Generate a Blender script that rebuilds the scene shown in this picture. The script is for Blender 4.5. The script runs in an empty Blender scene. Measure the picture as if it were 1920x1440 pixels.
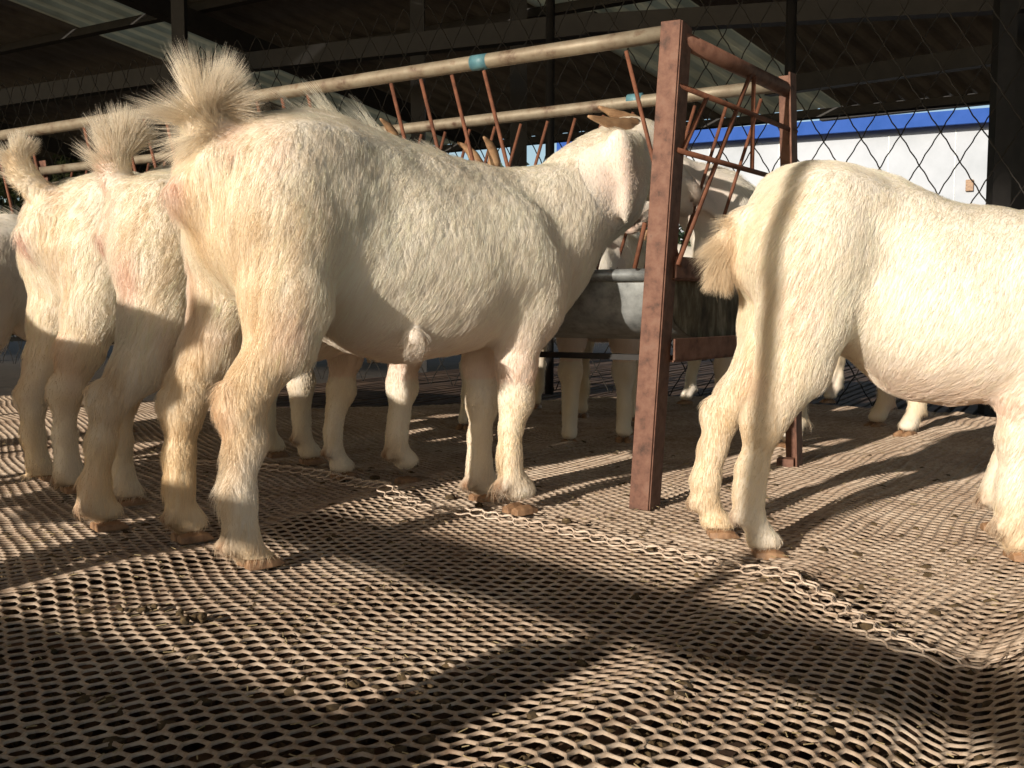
import bpy, bmesh, math, random
import numpy as np
from mathutils import Vector, Matrix

random.seed(7)
rng = np.random.default_rng(11)
sc = bpy.context.scene
C = sc.collection
R = math.radians

# ---------------------------------------------------------------- camera
HC = 0.43                       # a low camera, about belly height of the goats
FP = 1850.0                     # focal length in photograph pixels (1920 wide)
PITCH = R(4.65)
cam_data = bpy.data.cameras.new("camera")
cam_data.sensor_width = 36.0
cam_data.lens = FP / 1920.0 * 36.0
cam_data.clip_start = 0.02
cam_data.clip_end = 500.0
cam = bpy.data.objects.new("camera", cam_data)
C.objects.link(cam)
cam.location = (0, 0, HC)
cam.rotation_euler = (R(90) - PITCH, 0, 0)
sc.camera = cam
cam_data.dof.use_dof = False

# ---------------------------------------------------------------- world and sun
SUN_AZ = R(37.0)                # light travels towards +X*sin, +Y*cos
SUN_EL = R(17.0)
world = bpy.data.worlds.new("World")
sc.world = world
world.use_nodes = True
wn = world.node_tree
bgn = wn.nodes["Background"]
sky = wn.nodes.new("ShaderNodeTexSky")
sky.sky_type = 'NISHITA'
sky.sun_disc = False
sky.sun_elevation = SUN_EL
sky.sun_rotation = math.atan2(-math.sin(SUN_AZ), -math.cos(SUN_AZ)) % (2 * math.pi)
wn.links.new(sky.outputs[0], bgn.inputs[0])
bgn.inputs[1].default_value = 0.12
sl = bpy.data.lights.new("sun", 'SUN')
sl.energy = 4.8
sl.angle = R(0.55)
sl.color = (1.0, 0.90, 0.765)
sun = bpy.data.objects.new("sun", sl)
C.objects.link(sun)
LD = Vector((math.sin(SUN_AZ) * math.cos(SUN_EL), math.cos(SUN_AZ) * math.cos(SUN_EL), -math.sin(SUN_EL)))
sun.rotation_euler = LD.to_track_quat('-Z', 'Y').to_euler()
sun.location = (-6, -8, 5)
sc.view_settings.view_transform = 'Standard'
sc.view_settings.look = 'None'
sc.view_settings.exposure = 0.04
sc.view_settings.gamma = 1.0
sc.render.engine = 'CYCLES'
sc.cycles.use_denoising = True
sc.cycles.max_bounces = 6
sc.cycles.diffuse_bounces = 5
sc.cycles.transparent_max_bounces = 12

# ---------------------------------------------------------------- helpers
def ray(px, py):
    """direction of the photograph's pixel (1920x1440) from the camera"""
    u, v = (px - 960.0) / FP, (720.0 - py) / FP
    return Vector((u, math.cos(PITCH) + v * math.sin(PITCH), -math.sin(PITCH) + v * math.cos(PITCH)))

def on_ground(px, py, z=0.0):
    d = ray(px, py)
    t = (z - HC) / d.z
    return Vector((d.x * t, d.y * t, z))

def at_dist(px, py, Y):
    d = ray(px, py)
    t = Y / d.y
    return Vector((d.x * t, Y, HC + d.z * t))

def on_plane(px, py, p0, n):
    d = ray(px, py)
    o = Vector((0, 0, HC))
    t = (Vector(p0) - o).dot(n) / d.dot(n)
    return o + d * t

def tag(o, label=None, cat=None, group=None, kind=None):
    if label: o['label'] = label
    if cat: o['category'] = cat
    if group: o['group'] = group
    if kind: o['kind'] = kind
    return o

def thing(name, label, cat, loc=(0, 0, 0), rz=0.0, group=None):
    o = bpy.data.objects.new(name, None)
    o.empty_display_size = 0.1
    C.objects.link(o)
    o.location = loc
    o.rotation_euler = (0, 0, rz)
    return tag(o, label, cat, group)

def link(name, me, mat, parent=None, smooth=False):
    o = bpy.data.objects.new(name, me)
    if mat is not None:
        me.materials.append(mat)
    C.objects.link(o)
    if parent is not None:
        o.parent = parent
    if smooth:
        me.polygons.foreach_set('use_smooth', [True] * len(me.polygons))
    return o

def copy_tree(o, parent=None):
    c = o.copy()
    C.objects.link(c)
    c.parent = parent
    for ch in list(o.children):
        copy_tree(ch, c)
    return c

def mesh_np(name, V, F, smooth=True):
    """V (n,3), F (m,k) with one polygon size k, or a list of such arrays"""
    me = bpy.data.meshes.new(name)
    Fs = F if isinstance(F, list) else [F]
    Fs = [np.asarray(f, dtype=np.int32) for f in Fs if len(f)]
    nl = sum(f.size for f in Fs)
    npol = sum(len(f) for f in Fs)
    me.vertices.add(len(V))
    me.vertices.foreach_set('co', np.asarray(V, dtype=np.float32).ravel())
    me.loops.add(nl)
    me.loops.foreach_set('vertex_index', np.concatenate([f.ravel() for f in Fs]))
    me.polygons.add(npol)
    tot = np.concatenate([np.full(len(f), f.shape[1], np.int32) for f in Fs])
    st = np.concatenate([[0], np.cumsum(tot)[:-1]]).astype(np.int32)
    me.polygons.foreach_set('loop_start', st)
    me.polygons.foreach_set('use_smooth', np.full(npol, smooth))
    me.update(calc_edges=True)
    me.validate()
    return me

class MB:
    """collects boxes, bars and tubes into one mesh"""
    def __init__(s):
        s.V = []; s.F4 = []; s.F3 = []; s.n = 0
    def add(s, V, F):
        b = s.n
        s.V.extend([tuple(v) for v in V]); s.n += len(V)
        for f in F:
            s.F4.append([i + b for i in f])
    def box(s, c, ax, ay, az):
        """centre and three half-extent vectors"""
        c, ax, ay, az = Vector(c), Vector(ax), Vector(ay), Vector(az)
        v = [c + ax * i + ay * j + az * k for i in (-1, 1) for j in (-1, 1) for k in (-1, 1)]
        s.add(v, [(0, 1, 3, 2), (4, 6, 7, 5), (0, 4, 5, 1), (2, 3, 7, 6), (0, 2, 6, 4), (1, 5, 7, 3)])
    def bar(s, a, b, w, h, up=(0, 0, 1)):
        a, b = Vector(a), Vector(b)
        d = (b - a)
        L = d.length
        d.normalize()
        side = d.cross(Vector(up))
        if side.length < 1e-4: side = d.cross(Vector((1, 0, 0)))
        side.normalize()
        u = side.cross(d)
        s.box((a + b) / 2, d * L / 2, side * w / 2, u * h / 2)
    def tube(s, pts, r, n=8, cap=True):
        pts = [Vector(p) for p in pts]
        rr = r if isinstance(r, (list, tuple)) else [r] * len(pts)
        prev = None
        rings = []
        for i, p in enumerate(pts):
            t = (pts[min(i + 1, len(pts) - 1)] - pts[max(i - 1, 0)]).normalized()
            if prev is None:
                a = t.cross(Vector((0, 0, 1)))
                if a.length < 0.05: a = t.cross(Vector((1, 0, 0)))
                a.normalize()
            else:
                a = (prev - t * prev.dot(t)).normalized()
            prev = a
            b = t.cross(a)
            rings.append([p + (a * math.cos(2 * math.pi * k / n) + b * math.sin(2 * math.pi * k / n)) * rr[i] for k in range(n)])
        V = [v for rg in rings for v in rg]
        F = []
        for i in range(len(pts) - 1):
            for k in range(n):
                k2 = (k + 1) % n
                F.append((i * n + k, i * n + k2, (i + 1) * n + k2, (i + 1) * n + k))
        if cap:
            F.append(tuple(range(n))[::-1])
            F.append(tuple((len(pts) - 1) * n + k for k in range(n)))
        s.add(V, F)
    def build(s, name, mat, parent=None, smooth=False, bevel=0.0):
        me = bpy.data.meshes.new(name)
        me.from_pydata(s.V, [], s.F4)
        me.update()
        o = link(name, me, mat, parent, smooth)
        if bevel:
            m = o.modifiers.new('bevel', 'BEVEL')
            m.width = bevel; m.segments = 2; m.limit_method = 'ANGLE'; m.angle_limit = R(40)
        return o

# ---- value noise on numpy arrays (3-D, smooth)
def vnoise(P, seed=0):
    P = np.asarray(P, dtype=np.float64)
    i = np.floor(P).astype(np.int64)
    f = P - i
    f = f * f * (3 - 2 * f)
    def h(a):
        n = (a[..., 0] * 374761393 + a[..., 1] * 668265263 + a[..., 2] * 2147483647 + seed * 974634777) & 0x7fffffff
        n = ((n ^ (n >> 13)) * 1274126177) & 0x7fffffff
        n = (n ^ (n >> 16)) & 0xffff
        return n / 65535.0
    out = 0
    for dx in (0, 1):
        for dy in (0, 1):
            for dz in (0, 1):
                w = (f[..., 0] if dx else 1 - f[..., 0]) * (f[..., 1] if dy else 1 - f[..., 1]) * (f[..., 2] if dz else 1 - f[..., 2])
                out = out + w * h(i + np.array([dx, dy, dz]))
    return out * 2 - 1

# ---------------------------------------------------------------- materials
def mat(name):
    m = bpy.data.materials.new(name)
    m.use_nodes = True
    nt = m.node_tree
    return m, nt, nt.nodes["Principled BSDF"]

def ramp(nt, fac, stops):
    r = nt.nodes.new("ShaderNodeValToRGB")
    e = r.color_ramp.elements
    e[0].position, e[0].color = stops[0][0], (*stops[0][1], 1)
    e[1].position, e[1].color = stops[-1][0], (*stops[-1][1], 1)
    for p, c in stops[1:-1]:
        n = e.new(p); n.color = (*c, 1)
    nt.links.new(fac, r.inputs[0])
    return r.outputs[0]

def noise(nt, scale, detail=6, rough=0.6, coord='Object', dist=0.0, stretch=None):
    tc = nt.nodes.new("ShaderNodeTexCoord")
    n = nt.nodes.new("ShaderNodeTexNoise")
    n.inputs['Scale'].default_value = scale
    n.inputs['Detail'].default_value = detail
    n.inputs['Roughness'].default_value = rough
    n.inputs['Distortion'].default_value = dist
    src = tc.outputs[coord]
    if stretch:
        mp = nt.nodes.new("ShaderNodeMapping")
        mp.inputs['Scale'].default_value = stretch
        nt.links.new(src, mp.inputs[0]); src = mp.outputs[0]
    nt.links.new(src, n.inputs['Vector'])
    return n.outputs[0]

def bump(nt, b, h, strength=0.3, dist=0.01):
    n = nt.nodes.new("ShaderNodeBump")
    n.inputs['Strength'].default_value = strength
    n.inputs['Distance'].default_value = dist
    nt.links.new(h, n.inputs['Height'])
    nt.links.new(n.outputs[0], b.inputs['Normal'])

def simple(name, stops, scale=8, rough=0.8, metal=0.0, bmp=0.3, bd=0.004, stretch=None, detail=8, spec=0.5):
    m, nt, b = mat(name)
    f = noise(nt, scale, detail, 0.65, stretch=stretch)
    nt.links.new(ramp(nt, f, stops), b.inputs['Base Color'])
    b.inputs['Roughness'].default_value = rough
    b.inputs['Metallic'].default_value = metal
    b.inputs['Specular IOR Level'].default_value = spec
    if bmp: bump(nt, b, f, bmp, bd)
    return m

M = {}
M['rust'] = simple('rusty_angle_iron', [(0.3, (0.06, 0.028, 0.018)), (0.45, (0.15, 0.066, 0.042)), (0.56, (0.19, 0.09, 0.058)), (0.66, (0.21, 0.11, 0.075)), (0.78, (0.08, 0.038, 0.025))], 34, 0.7, 0.05, 0.5, 0.002)
M['rust_bar'] = simple('rusty_rod', [(0.3, (0.09, 0.032, 0.017)), (0.6, (0.21, 0.08, 0.042)), (0.8, (0.14, 0.058, 0.036))], 40, 0.75, 0.1, 0.2, 0.001)
M['pipe'] = simple('weathered_galvanised_pipe', [(0.32, (0.10, 0.055, 0.035)), (0.43, (0.23, 0.18, 0.125)), (0.6, (0.30, 0.255, 0.185)), (0.74, (0.17, 0.10, 0.06))], 22, 0.55, 0.25, 0.2, 0.001)
M['tape'] = simple('blue_green_tape', [(0.3, (0.06, 0.16, 0.2)), (0.7, (0.12, 0.26, 0.3))], 60, 0.5, 0, 0.2, 0.001)
M['galv'] = simple('galvanised_sheet', [(0.3, (0.20, 0.21, 0.21)), (0.5, (0.36, 0.38, 0.38)), (0.72, (0.50, 0.52, 0.52))], 30, 0.45, 0.5, 0.15, 0.001)
M['galv_dirty'] = simple('mud_splashed_sheet', [(0.35, (0.05, 0.04, 0.03)), (0.5, (0.14, 0.12, 0.08)), (0.65, (0.34, 0.31, 0.24))], 26, 0.8, 0.1, 0.3, 0.002, stretch=(1, 1, 0.35))
M['dark_steel'] = simple('dark_painted_steel', [(0.3, (0.010, 0.009, 0.009)), (0.7, (0.025, 0.022, 0.021))], 12, 0.6, 0.2, 0.1, 0.002)
M['wire'] = simple('dull_fence_wire', [(0.3, (0.015, 0.013, 0.011)), (0.7, (0.035, 0.03, 0.026))], 30, 0.6, 0.4, 0)
M['roof'] = simple('grey_roof_sheet', [(0.3, (0.10, 0.09, 0.08)), (0.7, (0.2, 0.185, 0.165))], 3, 0.7, 0.2, 0)
M['blue'] = simple('blue_roof_sheet', [(0.3, (0.03, 0.09, 0.34)), (0.7, (0.045, 0.115, 0.42))], 3, 0.8, 0, 0, spec=.1)
M['white_wall'] = simple('white_panel_wall', [(0.3, (0.42, 0.455, 0.50)), (0.55, (0.52, 0.555, 0.61)), (0.7, (0.56, 0.595, 0.65))], 0.7, 0.7, 0, 0)
M['slat'] = simple('brown_floor_slat', [(0.3, (0.035, 0.02, 0.012)), (0.5, (0.10, 0.055, 0.032)), (0.7, (0.20, 0.12, 0.07))], 9, 0.85, 0, 0.5, 0.004, stretch=(1, 1, 1))
M['soil'] = simple('dark_soil', [(0.3, (0.02, 0.014, 0.01)), (0.7, (0.07, 0.048, 0.03))], 9, 0.95, 0, 0.5, 0.02)
M['dung'] = simple('dry_brown_dung', [(0.3, (0.03, 0.02, 0.01)), (0.55, (0.10, 0.065, 0.03)), (0.8, (0.22, 0.15, 0.07))], 120, 0.95, 0, 0.8, 0.002)
M['straw'] = simple('straw', [(0.3, (0.25, 0.18, 0.09)), (0.7, (0.45, 0.36, 0.2))], 60, 0.9, 0, 0)
M['horn'] = simple('brown_horn', [(0.3, (0.16, 0.085, 0.04)), (0.5, (0.34, 0.20, 0.11)), (0.7, (0.46, 0.30, 0.17))], 45, 0.5, 0, 0.3, 0.002, stretch=(0.3, 1, 1))
M['hoof'] = simple('worn_tan_hoof', [(0.3, (0.16, 0.085, 0.045)), (0.6, (0.38, 0.22, 0.12)), (0.8, (0.5, 0.33, 0.2))], 50, 0.6, 0, 0.3, 0.002)
M['wood'] = simple('old_plank', [(0.3, (0.08, 0.05, 0.03)), (0.7, (0.2, 0.14, 0.09))], 12, 0.85, 0, 0.3, 0.003)

m, nt, b = mat('dark_eye')
b.inputs['Base Color'].default_value = (0.03, 0.018, 0.01, 1)
b.inputs['Roughness'].default_value = 0.1
M['eye'] = m

# plastic floor mesh: chalky dirty plastic
m, nt, b = mat('dirty_plastic_netting')
f = noise(nt, 3.2, 8, 0.7)
g = noise(nt, 60, 4, 0.7)
c1 = ramp(nt, f, [(0.28, (0.26, 0.18, 0.125)), (0.45, (0.45, 0.345, 0.26)), (0.6, (0.56, 0.45, 0.35)), (0.75, (0.63, 0.535, 0.43))])
mx = nt.nodes.new("ShaderNodeMix"); mx.data_type = 'RGBA'; mx.blend_type = 'MULTIPLY'
mx.inputs[0].default_value = 0.55
nt.links.new(c1, mx.inputs[6])
nt.links.new(ramp(nt, g, [(0.35, (0.42, 0.31, 0.22)), (0.58, (1, 1, 1))]), mx.inputs[7])
nt.links.new(mx.outputs[2], b.inputs['Base Color'])
b.inputs['Roughness'].default_value = 0.62
b.inputs['Specular IOR Level'].default_value = 0.3
M['net'] = m
m2 = m.copy(); m2.name = 'pale_plastic_edge'
for n in m2.node_tree.nodes:
    if n.type == 'VALTORGB' and len(n.color_ramp.elements) == 4:
        for e in n.color_ramp.elements:
            e.color = tuple(min(1, x * 1.3 + 0.1) for x in e.color[:3]) + (1,)
M['net_edge'] = m2

# translucent skylight sheet
m, nt, b = mat('fibreglass_skylight')
f = noise(nt, 2.5, 6, 0.6)
col = ramp(nt, f, [(0.3, (0.46, 0.42, 0.31)), (0.7, (0.64, 0.59, 0.45))])
tl = nt.nodes.new("ShaderNodeBsdfTranslucent")
nt.links.new(col, tl.inputs[0])
mxs = nt.nodes.new("ShaderNodeMixShader"); mxs.inputs[0].default_value = 0.75
out = nt.nodes["Material Output"]
nt.links.new(col, b.inputs['Base Color'])
nt.links.new(b.outputs[0], mxs.inputs[1]); nt.links.new(tl.outputs[0], mxs.inputs[2])
nt.links.new(mxs.outputs[0], out.inputs[0])
M['skylight'] = m

# leaves
m, nt, b = mat('dusty_leaf')
f = noise(nt, 3, 5, 0.6)
col = ramp(nt, f, [(0.3, (0.03, 0.05, 0.018)), (0.7, (0.09, 0.12, 0.05))])
nt.links.new(col, b.inputs['Base Color']); b.inputs['Roughness'].default_value = 0.6
M['leaf'] = m

# goat skin and hair: tint attribute carries stains and pink skin
def goat_mat(name, hair):
    m, nt, b = mat(name)
    a = nt.nodes.new("ShaderNodeAttribute"); a.attribute_name = 'tint'
    out = nt.nodes["Material Output"]
    if hair:
        df = nt.nodes.new("ShaderNodeBsdfDiffuse")
        tr = nt.nodes.new("ShaderNodeBsdfTranslucent")
        gl = nt.nodes.new("ShaderNodeBsdfHair")
        gl.component = 'Reflection'
        gl.inputs['RoughnessU'].default_value = 0.35
        gl.inputs['RoughnessV'].default_value = 1.0
        m1 = nt.nodes.new("ShaderNodeMixShader"); m1.inputs[0].default_value = 0.25
        m2 = nt.nodes.new("ShaderNodeMixShader"); m2.inputs[0].default_value = 0.08
        nt.links.new(a.outputs['Color'], df.inputs[0]); nt.links.new(a.outputs['Color'], tr.inputs[0])
        gl.inputs['Color'].default_value = (0.9, 0.86, 0.78, 1)
        nt.links.new(df.outputs[0], m1.inputs[1]); nt.links.new(tr.outputs[0], m1.inputs[2])
        nt.links.new(m1.outputs[0], m2.inputs[1]); nt.links.new(gl.outputs[0], m2.inputs[2])
        nt.links.new(m2.outputs[0], out.inputs[0])
        nt.nodes.remove(b)
    else:
        nt.links.new(a.outputs['Color'], b.inputs['Base Color'])
        b.inputs['Roughness'].default_value = 0.8
        b.inputs['Specular IOR Level'].default_value = 0.2
        b.inputs['Subsurface Weight'].default_value = 0.0
        bump(nt, b, noise(nt, 160, 4, 0.7), 0.35, 0.003)
    return m
M['skin'] = goat_mat('goat_hide', False)
M['hair'] = goat_mat('goat_hair', True)
HAIR_Q = 0.72
# ---------------------------------------------------------------- signed distance sculpting
class Sculpt:
    def __init__(s):
        s.p = []
    def cone(s, a, b, r1, r2, k=0.03, sq=None):
        s.p.append(('c', np.array(a, float), np.array(b, float), r1, r2, k)); return s
    def chain(s, pts, rs, k=0.03):
        for i in range(len(pts) - 1):
            s.cone(pts[i], pts[i + 1], rs[i], rs[i + 1], k)
        return s
    def ell(s, c, r, k=0.04, rot=None, sub=False):
        s.p.append(('e', np.array(c, float), np.array(r, float), rot, k, sub)); return s
    def trunk(s, st, k=0.04, egg=.2):
        st = np.array(st, float)
        xs = np.linspace(st[0, 0], st[-1, 0], 240)
        cols = [np.interp(xs, st[:, 0], st[:, i]) for i in (1, 2, 3)]
        ker = np.hanning(23); ker /= ker.sum()
        cols = [np.convolve(np.pad(q, 11, mode='edge'), ker, 'valid') for q in cols]
        s.p.append(('t', xs, cols, egg, k)); return s
    def mesh(s, res):
        lo = np.array([1e9] * 3); hi = -lo
        for p in s.p:
            if p[0] == 't':
                w = p[2][2].max()
                lo = np.minimum(lo, [p[1][0], -w * 1.1, p[2][1].min()]); hi = np.maximum(hi, [p[1][-1], w * 1.1, p[2][0].max()])
                continue
            if p[0] == 'c':
                m = max(p[3], p[4])
                lo = np.minimum(lo, np.minimum(p[1], p[2]) - m); hi = np.maximum(hi, np.maximum(p[1], p[2]) + m)
            elif not p[5]:
                m = p[2].max(); lo = np.minimum(lo, p[1] - m); hi = np.maximum(hi, p[1] + m)
        lo -= 3 * res; hi += 3 * res
        n = np.ceil((hi - lo) / res).astype(int) + 1
        D = np.full(tuple(n), 1.0, np.float32)
        ax = [lo[i] + res * np.arange(n[i]) for i in range(3)]
        for p in s.p:
            if p[0] == 'c':
                _, a, b, r1, r2, k = p
                m = max(r1, r2) + k + 2 * res
                l, h = np.minimum(a, b) - m, np.maximum(a, b) + m
            elif p[0] == 't':
                _, xs, cols, egg, k = p
                w = cols[2].max() * 1.1 + k + 2 * res
                l = np.array([xs[0] - k - 2 * res, -w, cols[1].min() - k - 2 * res]); h = np.array([xs[-1] + k + 2 * res, w, cols[0].max() + k + 2 * res])
            else:
                _, c, r, rot, k, sub = p
                m = r.max() + k + 2 * res
                l, h = c - m, c + m
            i0 = np.clip(np.floor((l - lo) / res).astype(int), 0, n); i1 = np.clip(np.ceil((h - lo) / res).astype(int) + 1, 0, n)
            X, Y, Z = np.meshgrid(ax[0][i0[0]:i1[0]], ax[1][i0[1]:i1[1]], ax[2][i0[2]:i1[2]], indexing='ij')
            Pt = np.stack([X, Y, Z], -1)
            if p[0] == 'c':
                ba = b - a; L2 = ba @ ba + 1e-12
                t = np.clip(((Pt - a) @ ba) / L2, 0, 1)
                d = np.linalg.norm(Pt - a - t[..., None] * ba, axis=-1) - (r1 + (r2 - r1) * t)
                sub = False
            elif p[0] == 't':
                zt, zb, wd = [np.interp(X, xs, q) for q in cols]
                zc, hz = (zt + zb) / 2, (zt - zb) / 2
                dz = (Z - zc) / hz
                wl = wd * (1 - egg * np.clip(dz, -1, 1))
                k0 = np.sqrt((Y / wl) ** 2 + dz ** 2)
                k1 = np.sqrt((Y / wl ** 2) ** 2 + (dz / hz) ** 2) + 1e-6
                d = k0 * (k0 - 1) / k1
                d = np.maximum(d, -np.minimum(wl, hz)) + np.maximum(xs[0] - X, 0) + np.maximum(X - xs[-1], 0)
                sub = False
            else:
                q = Pt - c
                if rot is not None: q = q @ rot
                k0 = np.linalg.norm(q / r, axis=-1); k1 = np.linalg.norm(q / (r * r), axis=-1) + 1e-9
                d = k0 * (k0 - 1) / k1
            A = D[i0[0]:i1[0], i0[1]:i1[1], i0[2]:i1[2]]
            if sub:
                hh = np.maximum(k - np.abs(A + d), 0) / k
                D[i0[0]:i1[0], i0[1]:i1[1], i0[2]:i1[2]] = np.maximum(A, -d) + hh * hh * k / 4
            else:
                hh = np.maximum(k - np.abs(A - d), 0) / k
                D[i0[0]:i1[0], i0[1]:i1[1], i0[2]:i1[2]] = np.minimum(A, d) - hh * hh * k / 4
        return surface_nets(D, lo, res)

def surface_nets(D, lo, res):
    n = np.array(D.shape)
    S = D < 0
    cn = n - 1
    cid = lambda i, j, k: (i * cn[1] + j) * cn[2] + k
    acc_i = []; acc_p = []; quads = []
    for a in range(3):
        b, c = (a + 1) % 3, (a + 2) % 3
        sl0 = [slice(None)] * 3; sl1 = [slice(None)] * 3
        sl0[a] = slice(0, -1); sl1[a] = slice(1, None)
        cr = S[tuple(sl0)] != S[tuple(sl1)]
        idx = np.argwhere(cr)
        ok = (idx[:, b] > 0) & (idx[:, c] > 0) & (idx[:, b] < cn[b]) & (idx[:, c] < cn[c])
        idx = idx[ok]
        e1 = idx.copy(); e1[:, a] += 1
        d0 = D[tuple(idx.T)]; d1 = D[tuple(e1.T)]
        t = d0 / (d0 - d1)
        P = idx.astype(float); P[:, a] += t
        cells = []
        for (ob, oc) in ((0, 0), (-1, 0), (-1, -1), (0, -1)):
            q = idx.copy(); q[:, b] += ob; q[:, c] += oc
            ci = cid(q[:, 0], q[:, 1], q[:, 2])
            cells.append(ci); acc_i.append(ci); acc_p.append(P)
        Q = np.stack(cells, 1)
        flip = d0 > 0
        Q[flip] = Q[flip][:, ::-1]
        quads.append(Q)
    ai = np.concatenate(acc_i); ap = np.concatenate(acc_p)
    u, inv = np.unique(ai, return_inverse=True)
    cnt = np.bincount(inv)
    V = np.stack([np.bincount(inv, ap[:, k]) / cnt for k in range(3)], 1)
    Q = np.searchsorted(u, np.concatenate(quads))
    V = lo + V * res
    # light smoothing
    e = np.concatenate([Q[:, [0, 1]], Q[:, [1, 2]], Q[:, [2, 3]], Q[:, [3, 0]]])
    deg = np.bincount(e.ravel(), minlength=len(V))
    for it in range(3):
        s = np.stack([np.bincount(e[:, 0], V[e[:, 1], k], len(V)) + np.bincount(e[:, 1], V[e[:, 0], k], len(V)) for k in range(3)], 1)
        V = V + 0.45 * (s / np.maximum(deg, 1)[:, None] - V)
    return V, Q

def keep_main(V, Q):
    return V, Q

def vert_normals(V, Q):
    fn = np.cross(V[Q[:, 2]] - V[Q[:, 0]], V[Q[:, 3]] - V[Q[:, 1]])
    N = np.zeros_like(V)
    for k in range(4):
        for c in range(3):
            N[:, c] += np.bincount(Q[:, k], fn[:, c], len(V))
    return N / (np.linalg.norm(N, axis=1, keepdims=True) + 1e-12), fn

# ---------------------------------------------------------------- the goat
# local frame: x forward, y to the goat's left, z up, origin on the floor midway between the hind feet
def unit(v):
    return v / (np.linalg.norm(v, axis=-1, keepdims=True) + 1e-12)

def rotm(ax_x, up=(0, 0, 1)):
    """columns = local axes, first along ax_x"""
    x = unit(np.array(ax_x, float)); z = np.array(up, float)
    y = unit(np.cross(z, x)); z = np.cross(x, y)
    return np.stack([x, y, z], 1)

def lerp(a, b, t):
    return np.array(a) * (1 - t) + np.array(b) * t

BASE = np.array([0.89, 0.825, 0.73])
CREAM = np.array([0.84, 0.66, 0.42])
PINK = np.array([0.80, 0.45, 0.36])
STAIN = np.array([0.55, 0.38, 0.19])
GREY = np.array([0.38, 0.36, 0.33])

STD_TRUNK = [(-.052, .645, .575, .03), (-.012, .702, .50, .075), (.04, .732, .44, .112), (.10, .755, .42, .138), (.16, .776, .40, .150), (.22, .775, .358, .157),
             (.29, .758, .332, .162), (.36, .741, .316, .167), (.44, .726, .324, .171), (.52, .716, .337, .163), (.60, .708, .352, .146), (.68, .702, .362, .125),
             (.75, .695, .390, .10), (.81, .65, .46, .07), (.85, .60, .51, .03)]
LEG_HK = {'h': 4, 'f': 4}

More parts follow.
